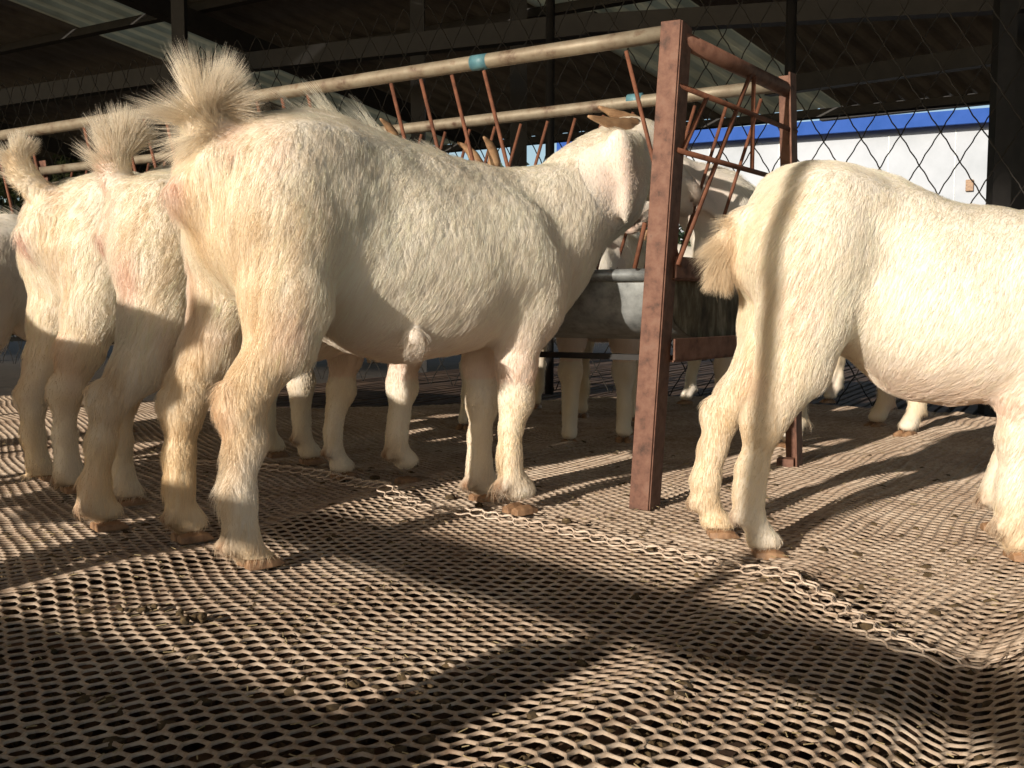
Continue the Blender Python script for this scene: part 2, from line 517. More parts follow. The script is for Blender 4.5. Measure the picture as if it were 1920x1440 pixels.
def make_goat(name, label, P, res=0.006, hairs=60000, tail_hairs=4000, group='white goats in the pen', seed=0, hair_r=0.00022):
    """P: dictionary with origin, heading (degrees), s (scale), legs, tail polyline, head, spots"""
    s = P.get('s', 1.0)
    ox, oy = P['origin']
    th = R(P['heading'])
    root = thing(name, label, 'goat', (ox, oy, 0), th, group)
    S = Sculpt()
    g = lambda *v: np.array(v, float) * s
    wide = P.get('wide', 1.0)
    bl = P.get('belly', 0.0)
    dz = P.get('rise', 0.0)
    # trunk
    dx = P.get('dx', 0.0)
    S.trunk(P['stations'] if 'stations' in P else [[q[0] * s + dx * max(0, 1 - q[0] / .8)] + [v * s for v in q[1:]] for q in STD_TRUNK], .045)
    hx = P.get('hipx', .17) * s + dx * .7; hz_ = P.get('hipz', .715) * s
    for y in (-1, 1):
        S.ell(np.array([hx, y * .080 * s, hz_ - .018 * s]), g(.05, .030, .022), .06)                # hip bones
        S.ell(np.array([P.get('pinx', -.015) * s + dx, y * .045 * s, P.get('pinz', .655) * s]), g(.032, .028, .034), .04)   # pin bones
        S.ell(g(P.get('shx', .60), y * .105, P.get('shz', .49)), g(.080, .048, .145), .05, rotm((1, 0, .35)))     # shoulder blade
        S.ell(np.array([hx + .085 * s, y * .205 * s, hz_ - .08 * s]), g(.050, .045, .070), .07, sub=True)     # hollow of the flank
    # legs
    legs = P['legs']
    hoofs = []
    for kind, y, js, rs in legs:
        js = [np.array(j, float) for j in js]
        rs = [r_ if i_ < 2 else r_ * (.93 if i_ == 2 else .86) for i_, r_ in enumerate(rs)]
        n_ = len(rs)
        if kind == 'h':
            S.cone(np.array([js[0][0] + .02 * s, js[0][1] * .72, js[0][2] + .09 * s]), js[0], .080 * s, rs[0], .07)
            S.cone(js[0], js[1], rs[0], rs[1], .045)
            S.chain(js[1:n_], rs[1:], .03)
        else:
            S.chain(js[:n_], rs, .03)
        ft, toe = js[-2], js[-1]
        hk = js[-1 - LEG_HK[kind]] if n_ > 4 else js[-3]
        if kind == 'h':
            S.ell(hk + np.array([-.022, 0, .016]) * s, np.array([.022, .018, .036]) * s, .014)   # point of the hock
        else:
            S.ell(hk + np.array([.006, 0, 0]) * s, np.array([.032, .031, .036]) * s, .02)
        # fetlock, dewclaws and pastern
        d = toe - ft; d[2] = 0
        fwd = unit(d) if np.linalg.norm(d) > 1e-4 else np.array([1., 0, 0])
        sd_ = np.array([-fwd[1], fwd[0], 0])
        for q_ in (-1, 1):
            S.ell(ft - fwd * .028 * s + sd_ * q_ * .013 * s - np.array([0, 0, .012 * s]), np.array([.012, .010, .014]) * s, .006)
        cor = toe * 0.6 + ft * 0.4; cor[2] = toe[2] + .045 * s
        S.cone(ft, cor, rs[-1] * .84, .026 * s, .014)
        S.ell(lerp(cor, toe, .3) + fwd * .004, np.array([.034, .029, .020]) * s, .014)
        hoofs.append((toe, fwd, ft))
    # neck and head
    H = P['head']
    poll, muz = np.array(H['poll'], float), np.array(H['muzzle'], float)
    nb = np.array(H.get('neck_base', g(.66, 0, .60)), float)
    nm = lerp(nb, poll, .5) + np.array(H.get('neck_bow', (0, 0, 0)), float)
    k_ = H.get('k', 1.0)
    S.chain([nb, nm, poll + np.array([-.02, 0, -.025]) * s], [.125 * s, H.get('neck_r', .088) * s, .064 * s * k_], .06)
    ax = unit(muz - poll)
    side = unit(np.cross(np.array([0, 0, 1.]), ax))
    upv = np.cross(ax, side)
    RM = np.stack([ax, side, upv], 1)
    L = np.linalg.norm(muz - poll)
    hp = lambda u, v, w: poll + ax * u * L + side * v + upv * w
    S.ell(hp(.14, 0, -.012), np.array([.068, .058, .066]) * s * k_, .03, RM)       # skull
    S.ell(hp(.26, 0, .012), np.array([.060, .050, .046]) * s * k_, .03, RM)        # forehead
    S.cone(hp(.25, 0, -.004), hp(.80, 0, -.006), .045 * s * k_, .032 * s * k_, .03)     # nose bridge
    S.cone(hp(.22, 0, -.050), hp(.80, 0, -.040), .036 * s * k_, .022 * s * k_, .03)     # jaw
    for y in (-1, 1):
        S.ell(hp(.24, y * .034, -.045), np.array([.055, .024, .045]) * s * k_, .02, RM)  # cheek
        S.ell(hp(.36, y * .043, .012), np.array([.026, .012, .014]) * s * k_, .016, RM)  # brow
        S.ell(hp(.97, y * .030, .004), np.array([.008, .007, .005]) * s * k_, .006, RM, sub=True)  # nostril
    S.ell(hp(.90, 0, -.010), np.array([.034, .033, .030]) * s * k_, .02, RM)       # muzzle
    S.ell(hp(.88, 0, -.043), np.array([.032, .024, .018]) * s * k_, .012, RM)      # lower lip
    S.ell(hp(1.0, 0, -.030), np.array([.05, .04, .0035]) * s * k_, .006, RM, sub=True)   # mouth slit
    # drooping ears
    for y in (-1, 1):
        e = H.get('ears', {}).get(y)
        if e is None:
            e = [hp(.02, y * .060, -.005), hp(.02, y * .088, -.075), hp(.08, y * .090, -.165)]
        e = [np.array(q, float) for q in e]
        S.cone(lerp(hp(.08, y * .03, 0), e[0], .3), e[0], .020 * s * k_, .016 * s * k_, .02)
        d1 = e[2] - e[0]
        zax = unit(d1); ny = unit(side * y * 1.0 + ax * -.25); ny = unit(ny - zax * (ny @ zax)); xx = np.cross(ny, zax)
        RE = np.stack([xx, ny, zax], 1)
        Le = np.linalg.norm(d1)
        q1 = lerp(e[0], e[2], .48)
        S.ell(q1 - xx * .014 * s + ny * .004, np.array([.026 * s * k_, .0075, Le * .46]), .010, RE @ rotm((math.cos(.35), math.sin(.35), 0)))
        S.ell(q1 + xx * .016 * s + ny * .004, np.array([.024 * s * k_, .0075, Le * .44]), .010, RE @ rotm((math.cos(.35), -math.sin(.35), 0)))
        S.cone(q1 + ny * .008, lerp(e[0], e[2], .80) + ny * .010, .006, .0055, .010)
        S.cone(lerp(e[0], e[2], .72), e[2] + xx * .004, .012 * s, .0045, .016)
        S.ell(lerp(e[0], e[2], .16) + ny * .002, np.array([.024 * s, .013, Le * .22]), .02, RE)
    # tail core
    T = [np.array(t, float) for t in P['tail']]
    S.chain(T, list(np.linspace(.034 * s, .013 * s, len(T))), .02)
    # vulva and tuft under the belly
    vu = [np.array(q, float) for q in P.get('vulva', (g(-.045, 0, .625) + [dx, 0, 0], g(-.062, 0, .592) + [dx, 0, 0]))]
    S.cone(vu[0], vu[1], .016 * s, .006 * s, .015)
    for t in P.get('tufts', []):
        S.ell(t[0], t[1], .02)
    V, Q = S.mesh(res)
    V = V.copy()
    # small irregularities of flesh and bone
    N, fn = vert_normals(V, Q)
    near_ear = np.zeros(len(V))
    V += N * (vnoise(V * 14 + seed, 3) * .0035 + vnoise(V * 38 + seed, 5) * .0012)[:, None]
    low = V[:, 2] < 0.022
    V[low, 2] = 0.022 + (V[low, 2] - .022) * .15
    N, fn = vert_normals(V, Q)
    me = mesh_np('body', V, Q)
    body = link('body', me, M['skin'], root)

    headc = hp(.4, 0, 0)
    leg_pts = np.array([j for kind, y, js, rs in legs for j in js])
    hk_pts = np.array([js[-1 - LEG_HK[kind]] if len(rs) > 4 else js[-3] for kind, y, js, rs in legs if kind == 'h'])
    kn_pts = np.array([js[-1 - LEG_HK[kind]] if len(rs) > 4 else js[-3] for kind, y, js, rs in legs if kind == 'f'])
    ft_pts = np.array([js[-2] for kind, y, js, rs in legs])
    ears = [np.array(q) for q in [(hp(.05, y * .08, -.09)) for y in (-1, 1)]]
    earmid = []
    for y in (-1, 1):
        e = H.get('ears', {}).get(y) or [hp(.02, y * .060, -.005), hp(.02, y * .088, -.075), hp(.08, y * .090, -.165)]
        earmid.append(lerp(e[0], e[2], .5))
    dirty = P.get('dirty', 1.0)
    def tint(X, jitter=0.0):
        n1 = vnoise(X * 7 + seed * 3.1, 1); n2 = vnoise(X * 28 + seed, 2); n3 = vnoise(X * 90, 4)
        col = np.tile(BASE, (len(X), 1)) * (1 + .04 * n1 + .04 * n2)[:, None]
        def mixin(c, w):
            nonlocal col
            w = np.clip(w, 0, 1)[:, None]
            col = col * (1 - w) + np.array(c) * w
        # cream on the rump, thighs and legs
        rump = np.clip((.16 * s - X[:, 0]) / (.2 * s), 0, 1)
        mixin(CREAM, (rump * .28 + .35 * rump * n1) * dirty)
        mixin(PINK, rump * np.clip(vnoise(X * np.array([16, 16, 8]) + seed * 2.7, 15) - .3, 0, 1) * .7)
        mixin(STAIN * 1.1, rump * np.clip(vnoise(X * np.array([30, 30, 7]) + seed * 1.7, 16) - .35, 0, 1) * .8 * dirty)
        legw = np.clip((.36 * s - X[:, 2]) / (.2 * s), 0, 1)
        mixin(CREAM, (legw * .24 + legw * .4 * n1) * dirty)
        mixin(CREAM * .9, np.clip(vnoise(X * np.array([34, 34, 9]) + seed, 12) - .12, 0, 1) * .75 * np.clip(rump + legw, 0, 1) * dirty)
        for q in hk_pts:
            d = np.linalg.norm((X - q) * np.array([1, 1, .6]), axis=1)
            mixin(STAIN, np.exp(-(d / (.06 * s)) ** 2) * (.42 + .35 * n2) * dirty)
        for q in ft_pts:
            d = np.linalg.norm(X - q - np.array([-.02, 0, -.01]), axis=1)
            mixin(STAIN * .8, np.exp(-(d / (.042 * s)) ** 2) * (.35 + .45 * n2) * dirty)
            d = np.linalg.norm(X - q - np.array([-.028, 0, -.014]) * s, axis=1)
            mixin(np.array([.30, .16, .09]), np.exp(-(d / (.017 * s)) ** 2) * 1.1)
        for q in kn_pts:
            d = np.linalg.norm(X - q, axis=1)
            mixin(STAIN, np.exp(-(d / (.05 * s)) ** 2) * (.15 + .3 * n2) * dirty)
        low = np.clip((.05 - X[:, 2]) / .05, 0, 1)
        mixin(STAIN, low * .45)
        # pink skin showing through: belly, thighs inside, ears, around the tail
        bel = np.clip((.42 * s - X[:, 2]) / (.12 * s), 0, 1) * np.clip((X[:, 0] - .12 * s) / (.1 * s), 0, 1) * (X[:, 2] > .27 * s)
        mixin(PINK, bel * .28)
        d = np.linalg.norm(X - vu[1], axis=1)
        mixin(np.array([.62, .28, .22]), np.exp(-(d / (.022 * s)) ** 2) * 1.0)
        for q in earmid:
            d = np.linalg.norm(X - q, axis=1)
            mixin(PINK, np.exp(-(d / (.09 * s)) ** 4) * (.24 + .15 * n1))
        d = np.linalg.norm(X - hp(.95, 0, -.02), axis=1)
        mixin(np.array([.50, .30, .22]), np.exp(-(d / (.046 * s * k_)) ** 2) * .85)
        for (q, r_, c_, w_) in P.get('spots', []):
            d = np.linalg.norm(X - np.array(q), axis=1)
            mixin(c_, np.exp(-(d / r_) ** 2) * (w_ + .3 * n2))
        if jitter:
            col = col * (1 + jitter * rng.normal(size=(len(X), 1)))
        return np.clip(col, 0.02, .93)
    tv = tint(V)
    attr = me.attributes.new('tint', 'FLOAT_COLOR', 'POINT')
    attr.data.foreach_set('color', np.concatenate([tv, np.ones((len(tv), 1))], 1).astype(np.float32).ravel())

    # horns
    if H.get('horns', True):
        for y in (-1, 1):
            hs = H.get('horn_pts', {}).get(y)
            if hs is None:
                hs = [hp(.10, y * .026, .035), hp(-.06, y * .036, .070), hp(-.24, y * .046, .078), hp(-.38, y * .055, .070)]
            mb = MB()
            pts = []
            n = 14
            hs = [np.array(q, float) for q in hs]
            for i in range(n + 1):
                t = i / n * (len(hs) - 1); k = min(int(t), len(hs) - 2)
                pts.append(lerp(hs[k], hs[k + 1], t - k))
            for it in range(3):
                pts = [pts[0]] + [(pts[i - 1] + pts[i] * 2 + pts[i + 1]) / 4 for i in range(1, n)] + [pts[-1]]
            rr = [(.0175 * (1 - (i / n) ** 1.5) + .003) * s * (1 + .06 * math.sin(i * 2.1)) for i in range(n + 1)]
            mb.tube(pts, rr, 12)
            ho = mb.build('horn', M['horn'], root, True)
    # eyes
    for y in (-1, 1):
        bm = bmesh.new()
        bmesh.ops.create_uvsphere(bm, u_segments=16, v_segments=10, radius=.0125 * s)
        me2 = bpy.data.meshes.new('eye'); bm.to_mesh(me2); bm.free()
        eo = link('eye', me2, M['eye'], root, True)
        eo.location = Vector(hp(.40, y * .0445 * k_, -.001))
    # hooves: two claws each
    for toe, fwd, ft in hoofs:
        mb = MB()
        sd = np.array([-fwd[1], fwd[0], 0])
        for q in (-1, 1):
            c0 = toe + sd * q * .017 * s
            prof = [(-.028, .016, .011), (-.012, .019, .0145), (.010, .019, .0145), (.026, .013, .011), (.036, .004, .006)]
            rings = []
            for (u, hgt, w) in prof:
                base = c0 + fwd * u * s - sd * q * .002
                zb = .003
                rings.append([base + sd * w * s + [0, 0, zb - base[2]], base + sd * w * .85 * s + [0, 0, zb + hgt * s * .7 - base[2]],
                              base + [0, 0, zb + hgt * s - base[2]],
                              base - sd * w * .85 * s + [0, 0, zb + hgt * s * .7 - base[2]], base - sd * w * s + [0, 0, zb - base[2]]])
            Vh = [v for r_ in rings for v in r_]
            Fh = []
            for i in range(len(prof) - 1):
                for k in range(5):
                    k2 = (k + 1) % 5
                    Fh.append((i * 5 + k, i * 5 + k2, (i + 1) * 5 + k2, (i + 1) * 5 + k))
            Fh.append((4, 3, 2, 1, 0)); Fh.append(tuple(20 + k for k in range(5)))
            mb.add(Vh, Fh)
        ho = mb.build('hoof', M['hoof'], root, False, bevel=.003)

    # ------------------------------------------------------------ coat of hair
    if hairs:
        tri = np.concatenate([Q[:, [0, 1, 2]], Q[:, [0, 2, 3]]])
        A, B_, C_ = V[tri[:, 0]], V[tri[:, 1]], V[tri[:, 2]]
        area = np.linalg.norm(np.cross(B_ - A, C_ - A), axis=1)
        cen = (A + B_ + C_) / 3
        w = area.copy()
        # no hair inside the eyes, thin on ears and muzzle tip
        dm = np.linalg.norm(cen - hp(.96, 0, -.01), axis=1); w[dm < .03 * s] = 0
        for y in (-1, 1):
            w[np.linalg.norm(cen - hp(.40, y * .046 * k_, 0), axis=1) < .014 * s] = 0
        for q in earmid:
            w[np.linalg.norm(cen - q, axis=1) < .06 * s] *= .9
        dv = np.linalg.norm(cen - vu[1], axis=1); w[dv < .014 * s] *= .02
        # the side the goat shows nobody gets fewer hairs
        wside = P.get('weights')
        if wside is not None:
            w *= np.where(cen[:, 1] * wside > 0.02, .45, 1)
        cum = np.cumsum(w); cum /= cum[-1]
        ti = np.searchsorted(cum, rng.random(hairs))
        r1, r2 = rng.random(hairs), rng.random(hairs)
        q = r1 + r2 > 1; r1[q] = 1 - r1[q]; r2[q] = 1 - r2[q]
        X = A[ti] * (1 - r1 - r2)[:, None] + B_[ti] * r1[:, None] + C_[ti] * r2[:, None]
        Nn = unit(N[tri[ti, 0]] * (1 - r1 - r2)[:, None] + N[tri[ti, 1]] * r1[:, None] + N[tri[ti, 2]] * r2[:, None])
        # comb
        flow = np.tile(np.array([-.5, 0, -.9]), (hairs, 1))
        lo = np.clip((.46 * s - X[:, 2]) / (.12 * s), 0, 1)[:, None]
        leg = lo * ((X[:, 0] < .14 * s) | (X[:, 0] > .55 * s))[:, None]
        flow = flow * (1 - leg) + np.array([-.25, 0, -1.]) * leg
        rumpw = np.clip((.02 * s - X[:, 0]) / (.06 * s), 0, 1)[:, None]
        flow = flow * (1 - rumpw) + np.array([-.1, 0, -1.]) * rumpw
        nd = poll - nb
        nt_ = np.clip(((X - nb) @ nd) / (nd @ nd), 0, 1)[:, None] * (X[:, 0] > .68 * s)[:, None]
        flow = flow * (1 - nt_) + (-unit(nd) * .7 + np.array([0, 0, -.6])) * nt_
        hd = (np.linalg.norm(X - headc, axis=1) < .16 * s)[:, None]
        flow = np.where(hd, -ax * .9 - upv * .25, flow)
        back = np.clip((X[:, 2] - .70 * s) / (.04 * s), 0, 1)[:, None] * (X[:, 0] < .7 * s)[:, None] * (np.abs(X[:, 1]) < .1)[:, None]
        flow = flow * (1 - back) + np.array([-1., 0, -.1]) * back
        sw = np.stack([vnoise(X * 9 + 5 + k * 17 + seed, 6) for k in range(3)], 1)
        sw2 = np.stack([vnoise(X * 30 + 5 + k * 17 + seed, 7) for k in range(3)], 1)
        for y_, q in zip((-1, 1), earmid):
            e = H.get('ears', {}).get(y_) or [hp(.02, y_ * .060, -.005), hp(.02, y_ * .088, -.075), hp(.08, y_ * .090, -.165)]
            ew = (np.linalg.norm(X - q, axis=1) < .10 * s)[:, None]
            flow = np.where(ew, unit(np.array(e[2], float) - np.array(e[0], float)), flow)
        flow = unit(flow) + sw * .16 + sw2 * .04 + rng.normal(size=X.shape) * .08
        flow = unit(flow - Nn * np.sum(flow * Nn, 1, keepdims=True))
        ln = np.full(hairs, P.get('len', .024)) * s
        ln *= np.where(hd[:, 0], .45, 1.0)
        ln *= 1 - .45 * leg[:, 0] * np.clip((.36 * s - X[:, 2]) / (.08 * s), 0, 1)
        ln *= 1 - .25 * leg[:, 0] * (X[:, 0] > .4)
        for q in earmid:
            ln[np.linalg.norm(X - q, axis=1) < .10 * s] *= .28
        th_ = np.clip((.26 * s - X[:, 0]) / (.08 * s), 0, 1) * np.clip((X[:, 2] - .30 * s) / (.05 * s), 0, 1) * np.clip((.66 * s - X[:, 2]) / (.06 * s), 0, 1)
        ln *= 1 + P.get('thigh', .45) * th_
        # shaggy: back of the hind legs, spine, chosen patches
        hb = np.clip((-.005 * s - X[:, 0]) / (.05 * s), 0, 1) * (X[:, 2] < .55 * s) * (X[:, 2] > .10)
        ln *= 1 + .8 * hb
        ftd = np.min(np.linalg.norm(X[:, None] - ft_pts[None], axis=2), axis=1)
        ln *= 1 + .45 * np.exp(-(ftd / (.05 * s)) ** 2)
        lift = np.full(hairs, .05) + .10 * rng.random(hairs)
        sp = (X[:, 2] > .72 * s) * (X[:, 0] > .14 * s) * (X[:, 0] < .5 * s) * (np.abs(X[:, 1]) < .035)
        spn = np.clip(vnoise(X * 22 + seed, 9) * 1.6, 0, 1)
        ln *= 1 + P.get('mane', 1.0) * .7 * sp * spn; lift += sp * spn * .45 * P.get('mane', 1.0)
        for (q_, r_, l_, li_) in P.get('shag', []):
            ww = np.exp(-(np.linalg.norm(X - np.array(q_), axis=1) / r_) ** 2)
            ln *= 1 + l_ * ww; lift += li_ * ww
        ln *= .65 + .7 * rng.random(hairs)
        ln = np.minimum(ln, np.maximum(X[:, 2] * 1.0, .006))
        # clumping: hairs of one small cell lean towards a common tip
        cs = .008
        cell = np.floor((X + .3 * cs * rng.normal(size=X.shape) * .5) / cs).astype(np.int64)
        key = cell[:, 0] * 1000003 + cell[:, 1] * 10007 + cell[:, 2]
        _, inv = np.unique(key, return_inverse=True)
        cnt = np.bincount(inv)
        cm = np.stack([np.bincount(inv, X[:, k]) / cnt for k in range(3)], 1)[inv]
        cf = unit(np.stack([np.bincount(inv, flow[:, k]) / cnt for k in range(3)], 1))[inv]
        cN = unit(np.stack([np.bincount(inv, Nn[:, k]) / cnt for k in range(3)], 1))[inv]
        cj = rng.normal(size=(len(cnt), 3))[inv] * .08
        clift = (lift + .03 * rng.normal(size=len(cnt))[inv])[:, None]
        K = 4
        pts = np.zeros((hairs, K, 3))
        tip_c = cm + (cf + cj) * ln[:, None] + cN * clift * ln[:, None]
        tip_o = X + flow * ln[:, None] + Nn * lift[:, None] * ln[:, None] * .9
        cw = .2
        for k in range(K):
            t = k / (K - 1)
            tip = tip_o * (1 - cw * t) + tip_c * cw * t
            bow = Nn * (ln * .07 * math.sin(math.pi * t))[:, None]
            pts[:, k] = X * (1 - t) + tip * t + bow - Nn * (.0015 if k == 0 else 0)
        pts[:, :, 2] = np.maximum(pts[:, :, 2], .002)
        hc = np.clip(tint(X, .05) * 1.07, .02, .95)
        cc_ = rng.normal(size=len(cnt))[inv]
        hc = np.clip(hc * (1 + .055 * cc_)[:, None] * (1 + np.array([.0, -.012, -.045]) * np.abs(cc_)[:, None]), .02, .95)
        allp = [pts.reshape(-1, 3)]; allc = [hc]; sizes = [np.full(hairs, K, np.int32)]
        rad = [np.tile(np.array([1, .9, .65, .15]) * hair_r, hairs)]
        # tail: long hairs fanned round the core
        if tail_hairs:
            Tn = np.array(T)
            seg = np.linalg.norm(np.diff(Tn, axis=0), axis=1); cumL = np.concatenate([[0], np.cumsum(seg)])
            uu = rng.random(tail_hairs) ** P.get('tail_pow', .8) * cumL[-1]
            si = np.clip(np.searchsorted(cumL, uu, side='right') - 1, 0, len(seg) - 1)
            tt = ((uu - cumL[si]) / seg[si])[:, None]
            cp = Tn[si] * (1 - tt) + Tn[si + 1] * tt
            tg = unit(Tn[si + 1] - Tn[si])
            ang = rng.random(tail_hairs) * 2 * math.pi
            bias = P.get('tail_bias', (0, 0, 0))
            e1 = unit(np.cross(tg, np.array([0, 1., .01]))); e2 = np.cross(tg, e1)
            rd = e1 * np.cos(ang)[:, None] + e2 * np.sin(ang)[:, None]
            un = uu / cumL[-1]
            d0 = unit(rd * P.get('tail_flare', .8) + tg * (.75 + .3 * un)[:, None] + rng.normal(size=rd.shape) * .10 + np.array(bias) * 0.6)
            d1 = unit(d0 + np.array(bias) + tg * P.get('tail_along', .2) + rng.normal(size=rd.shape) * .08)
            tl = P.get('tail_len', .075) * s * (.55 + .55 * rng.random(tail_hairs)) * (.6 + .5 * np.sin(np.pi * np.clip(un * .9 + .1, 0, 1)))
            K2 = 5
            tp = np.zeros((tail_hairs, K2, 3))
            cell = (np.floor(un * 22).astype(int) * 40 + np.floor(ang / (2 * math.pi) * 16).astype(int))
            cj = rng.normal(size=(2000, 3))[cell] * .11
            p = cp + rd * .008 * s
            for k in range(K2):
                tp[:, k] = p
                t = (k + .5) / (K2 - 1)
                p = p + unit(d0 * (1 - t) + d1 * t + cj * t) * (tl / (K2 - 1))[:, None]
            allp.append(tp.reshape(-1, 3)); sizes.append(np.full(tail_hairs, K2, np.int32))
            tc = np.tile(np.array(P.get('tail_col', BASE * .74 + CREAM * .24)), (tail_hairs, 1)) * (1 + .10 * rng.normal(size=(tail_hairs, 1)))
            allc.append(np.clip(tc, .03, .93))
            rad.append(np.tile(np.array([1, .95, .8, .5, .12]) * hair_r * 1.15, tail_hairs))
        cv = bpy.data.hair_curves.new('coat')
        sz = np.concatenate(sizes)
        cv.add_curves([int(v) for v in sz])
        cv.position_data.foreach_set('vector', np.concatenate(allp).astype(np.float32).ravel())
        ra = cv.attributes.get('radius') or cv.attributes.new('radius', 'FLOAT', 'POINT')
        ra.data.foreach_set('value', np.concatenate(rad).astype(np.float32))
        ca = cv.attributes.new('tint', 'FLOAT_COLOR', 'CURVE')
        cc = np.concatenate(allc)
        ca.data.foreach_set('color', np.concatenate([cc, np.ones((len(cc), 1))], 1).astype(np.float32).ravel())
        cv.materials.append(M['hair'])
        co = bpy.data.objects.new('coat', cv)
        C.objects.link(co); co.parent = root
    return root

def local_fn(origin, heading):
    """returns J(px, py, lat): the photograph's pixel met with the goat's upright plane at sideways offset lat, in goat coordinates"""
    th = R(heading)
    fx, fy = math.cos(th), math.sin(th)
    lx, ly = -fy, fx
    def J(px, py, lat=0.0):
        p0 = Vector((origin[0] + lx * lat, origin[1] + ly * lat, 0))
        q = on_plane(px, py, p0, Vector((lx, ly, 0)))
        dx, dy = q.x - origin[0], q.y - origin[1]
        return np.array([dx * fx + dy * fy, dx * lx + dy * ly, q.z])
    return J

def std_legs(s=1.0, sh=0.0, hy=.10, fy=.085, jit=0):
    r = random.Random(jit)
    L = []
    for y in (-1, 1):
        o = sh * y + r.uniform(-.03, .03)
        L.append(('h', y, [np.array(v) * s for v in ((.055, y * .085, .55), (.075, y * hy, .45), (.07, y * hy, .38), (.01 + o, y * hy, .32), (-.035 + o, y * hy, .265), (-.03 + o, y * hy, .20), (-.025 + o, y * hy, .13), (-.02 + o, y * hy, .085), (.03 + o, y * hy, .004))],
                  [v * s for v in (.095, .08, .064, .048, .036, .027, .026, .031)]))
    for y in (-1, 1):
        o = -sh * y + r.uniform(-.03, .03)
        L.append(('f', y, [np.array(v) * s for v in ((.61, y * .09, .43), (.625, y * fy, .33), (.635 + o * .6, y * fy, .235), (.63 + o * .8, y * fy, .18), (.63 + o, y * fy, .13), (.63 + o, y * fy, .085), (.66 + o, y * fy, .004))],
                  [v * s for v in (.062, .042, .033, .025, .023, .031)]))
    return L
# ================================================================ SETTING
def gm(v): return np.array(v, float)

FEET = []                        # places where hooves stand: the netting lies flat there

def floor_h(X, Y):
    """gentle swells and folds of the netting"""
    P = np.stack([X, Y, np.zeros_like(X)], -1)
    h = .007 * vnoise(P * 2.3, 21) + .0035 * vnoise(P * 6, 22)
    # ridges run (0.50, 0.87); across them u grows to the right
    u = X * .87 - Y * .50
    h += .012 * np.exp(-((u + .42 + .03 * np.sin(Y * 3)) / .055) ** 2)
    h += .016 * np.exp(-((u - .02 - .02 * np.sin(Y * 4)) / .05) ** 2) * (1 / (1 + np.exp((Y - 1.5) * 12)) + .35)
    h -= .020 * np.exp(-((u + .10) / .045) ** 2) / (1 + np.exp((Y - 1.35) * 10))
    h += .026 * np.exp(-((u - .17 - .015 * np.sin(Y * 5)) / .045) ** 2) * (.35 + .65 / (1 + np.exp((Y - 2.3) * 6)))
    h -= .018 * np.exp(-((u - .265) / .05) ** 2)
    h += .012 * np.exp(-((u - .42) / .07) ** 2)
    h += .014 * np.exp(-((u + 1.32) / .06) ** 2)
    d = np.ones_like(h)
    for (fx, fy) in FEET:
        d = np.minimum(d, 1 - .85 * np.exp(-(((X - fx) ** 2 + (Y - fy) ** 2) / .10 ** 2)))
    return h * d - .004

def build_netting(name, label, x0, x1, y0, y1, keep, lift, material, a=.0262, b=.0206, thick=.0026, w=.0021, strandlift=.0007, ang=0.0):
    nx = int((x1 - x0) / a) + 1; ny = int((y1 - y0) / b) + 1
    I, Jx = np.meshgrid(np.arange(nx), np.arange(ny), indexing='ij')
    cx = (x0 + (I + (Jx % 2) * .5) * a).ravel(); cy = (y0 + Jx * b).ravel()
    k = keep(cx, cy)
    cx, cy = cx[k], cy[k]
    n = len(cx)
    c = .24 * b
    ow = np.array([(0, b * .5 + c), (a / 2, b * .5 - c), (a / 2, -b * .5 + c), (0, -b * .5 - c), (-a / 2, -b * .5 + c), (-a / 2, b * .5 - c)])
    # twelve corners: hexagon corners and edge midpoints
    oc = []; ic = []
    for i in range(6):
        p, q = ow[i], ow[(i + 1) % 6]
        oc += [p, (p + q) / 2]
    oc = np.array(oc)
    rho = np.linalg.norm(oc, axis=1, keepdims=True)
    ic = oc * (1 - w / rho * 1.0)
    # round the hole a little
    ang_ = np.arctan2(oc[:, 1] / (b * .62), oc[:, 0] / (a * .5))
    el = np.stack([np.cos(ang_) * (a / 2 - w), np.sin(ang_) * (b * .62 - w * 1.0)], 1)
    ic = ic * .55 + el * .45
    m = 12
    O = np.stack([cx[:, None] + oc[None, :, 0], cy[:, None] + oc[None, :, 1]], -1)
    Ii = np.stack([cx[:, None] + ic[None, :, 0], cy[:, None] + ic[None, :, 1]], -1)
    def warp(P):
        q = np.concatenate([P * 1.0, np.zeros(P.shape[:-1] + (1,))], -1)
        jx = vnoise(q * 47, 41) * .0016; jy = vnoise(q * 47 + 5, 42) * .0016
        P = P + np.stack([jx, jy], -1)
        wx = vnoise(q * 1.7, 31) * .030 + vnoise(q * 6, 33) * .009
        wy = vnoise(q * 1.7 + 9, 32) * .030 + vnoise(q * 6 + 9, 34) * .010
        return P + np.stack([wx, wy], -1)
    O, Ii = warp(O), warp(Ii)
    if ang:
        ca, sa = math.cos(ang), math.sin(ang)
        O = O @ np.array([[ca, sa], [-sa, ca]]); Ii = Ii @ np.array([[ca, sa], [-sa, ca]])
    zo = floor_h(O[..., 0], O[..., 1]) + (lift(O[..., 0], O[..., 1]) if callable(lift) else lift)
    zi = floor_h(Ii[..., 0], Ii[..., 1]) + (lift(Ii[..., 0], Ii[..., 1]) if callable(lift) else lift)
    V = np.concatenate([
        np.concatenate([O, (zo + strandlift)[..., None]], -1),
        np.concatenate([Ii, (zi)[..., None]], -1),
        np.concatenate([Ii, (zi - thick)[..., None]], -1)], 1).reshape(-1, 3)
    base = (np.arange(n) * 3 * m)[:, None]
    k0 = np.arange(m)[None]; k1 = (np.arange(m)[None] + 1) % m
    F1 = np.stack([base + k0, base + m + k0, base + m + k1, base + k1], -1).reshape(-1, 4)
    F2 = np.stack([base + m + k0, base + 2 * m + k0, base + 2 * m + k1, base + m + k1], -1).reshape(-1, 4)
    me = mesh_np(name, V, np.concatenate([F1, F2]))
    return link(name, me, material)

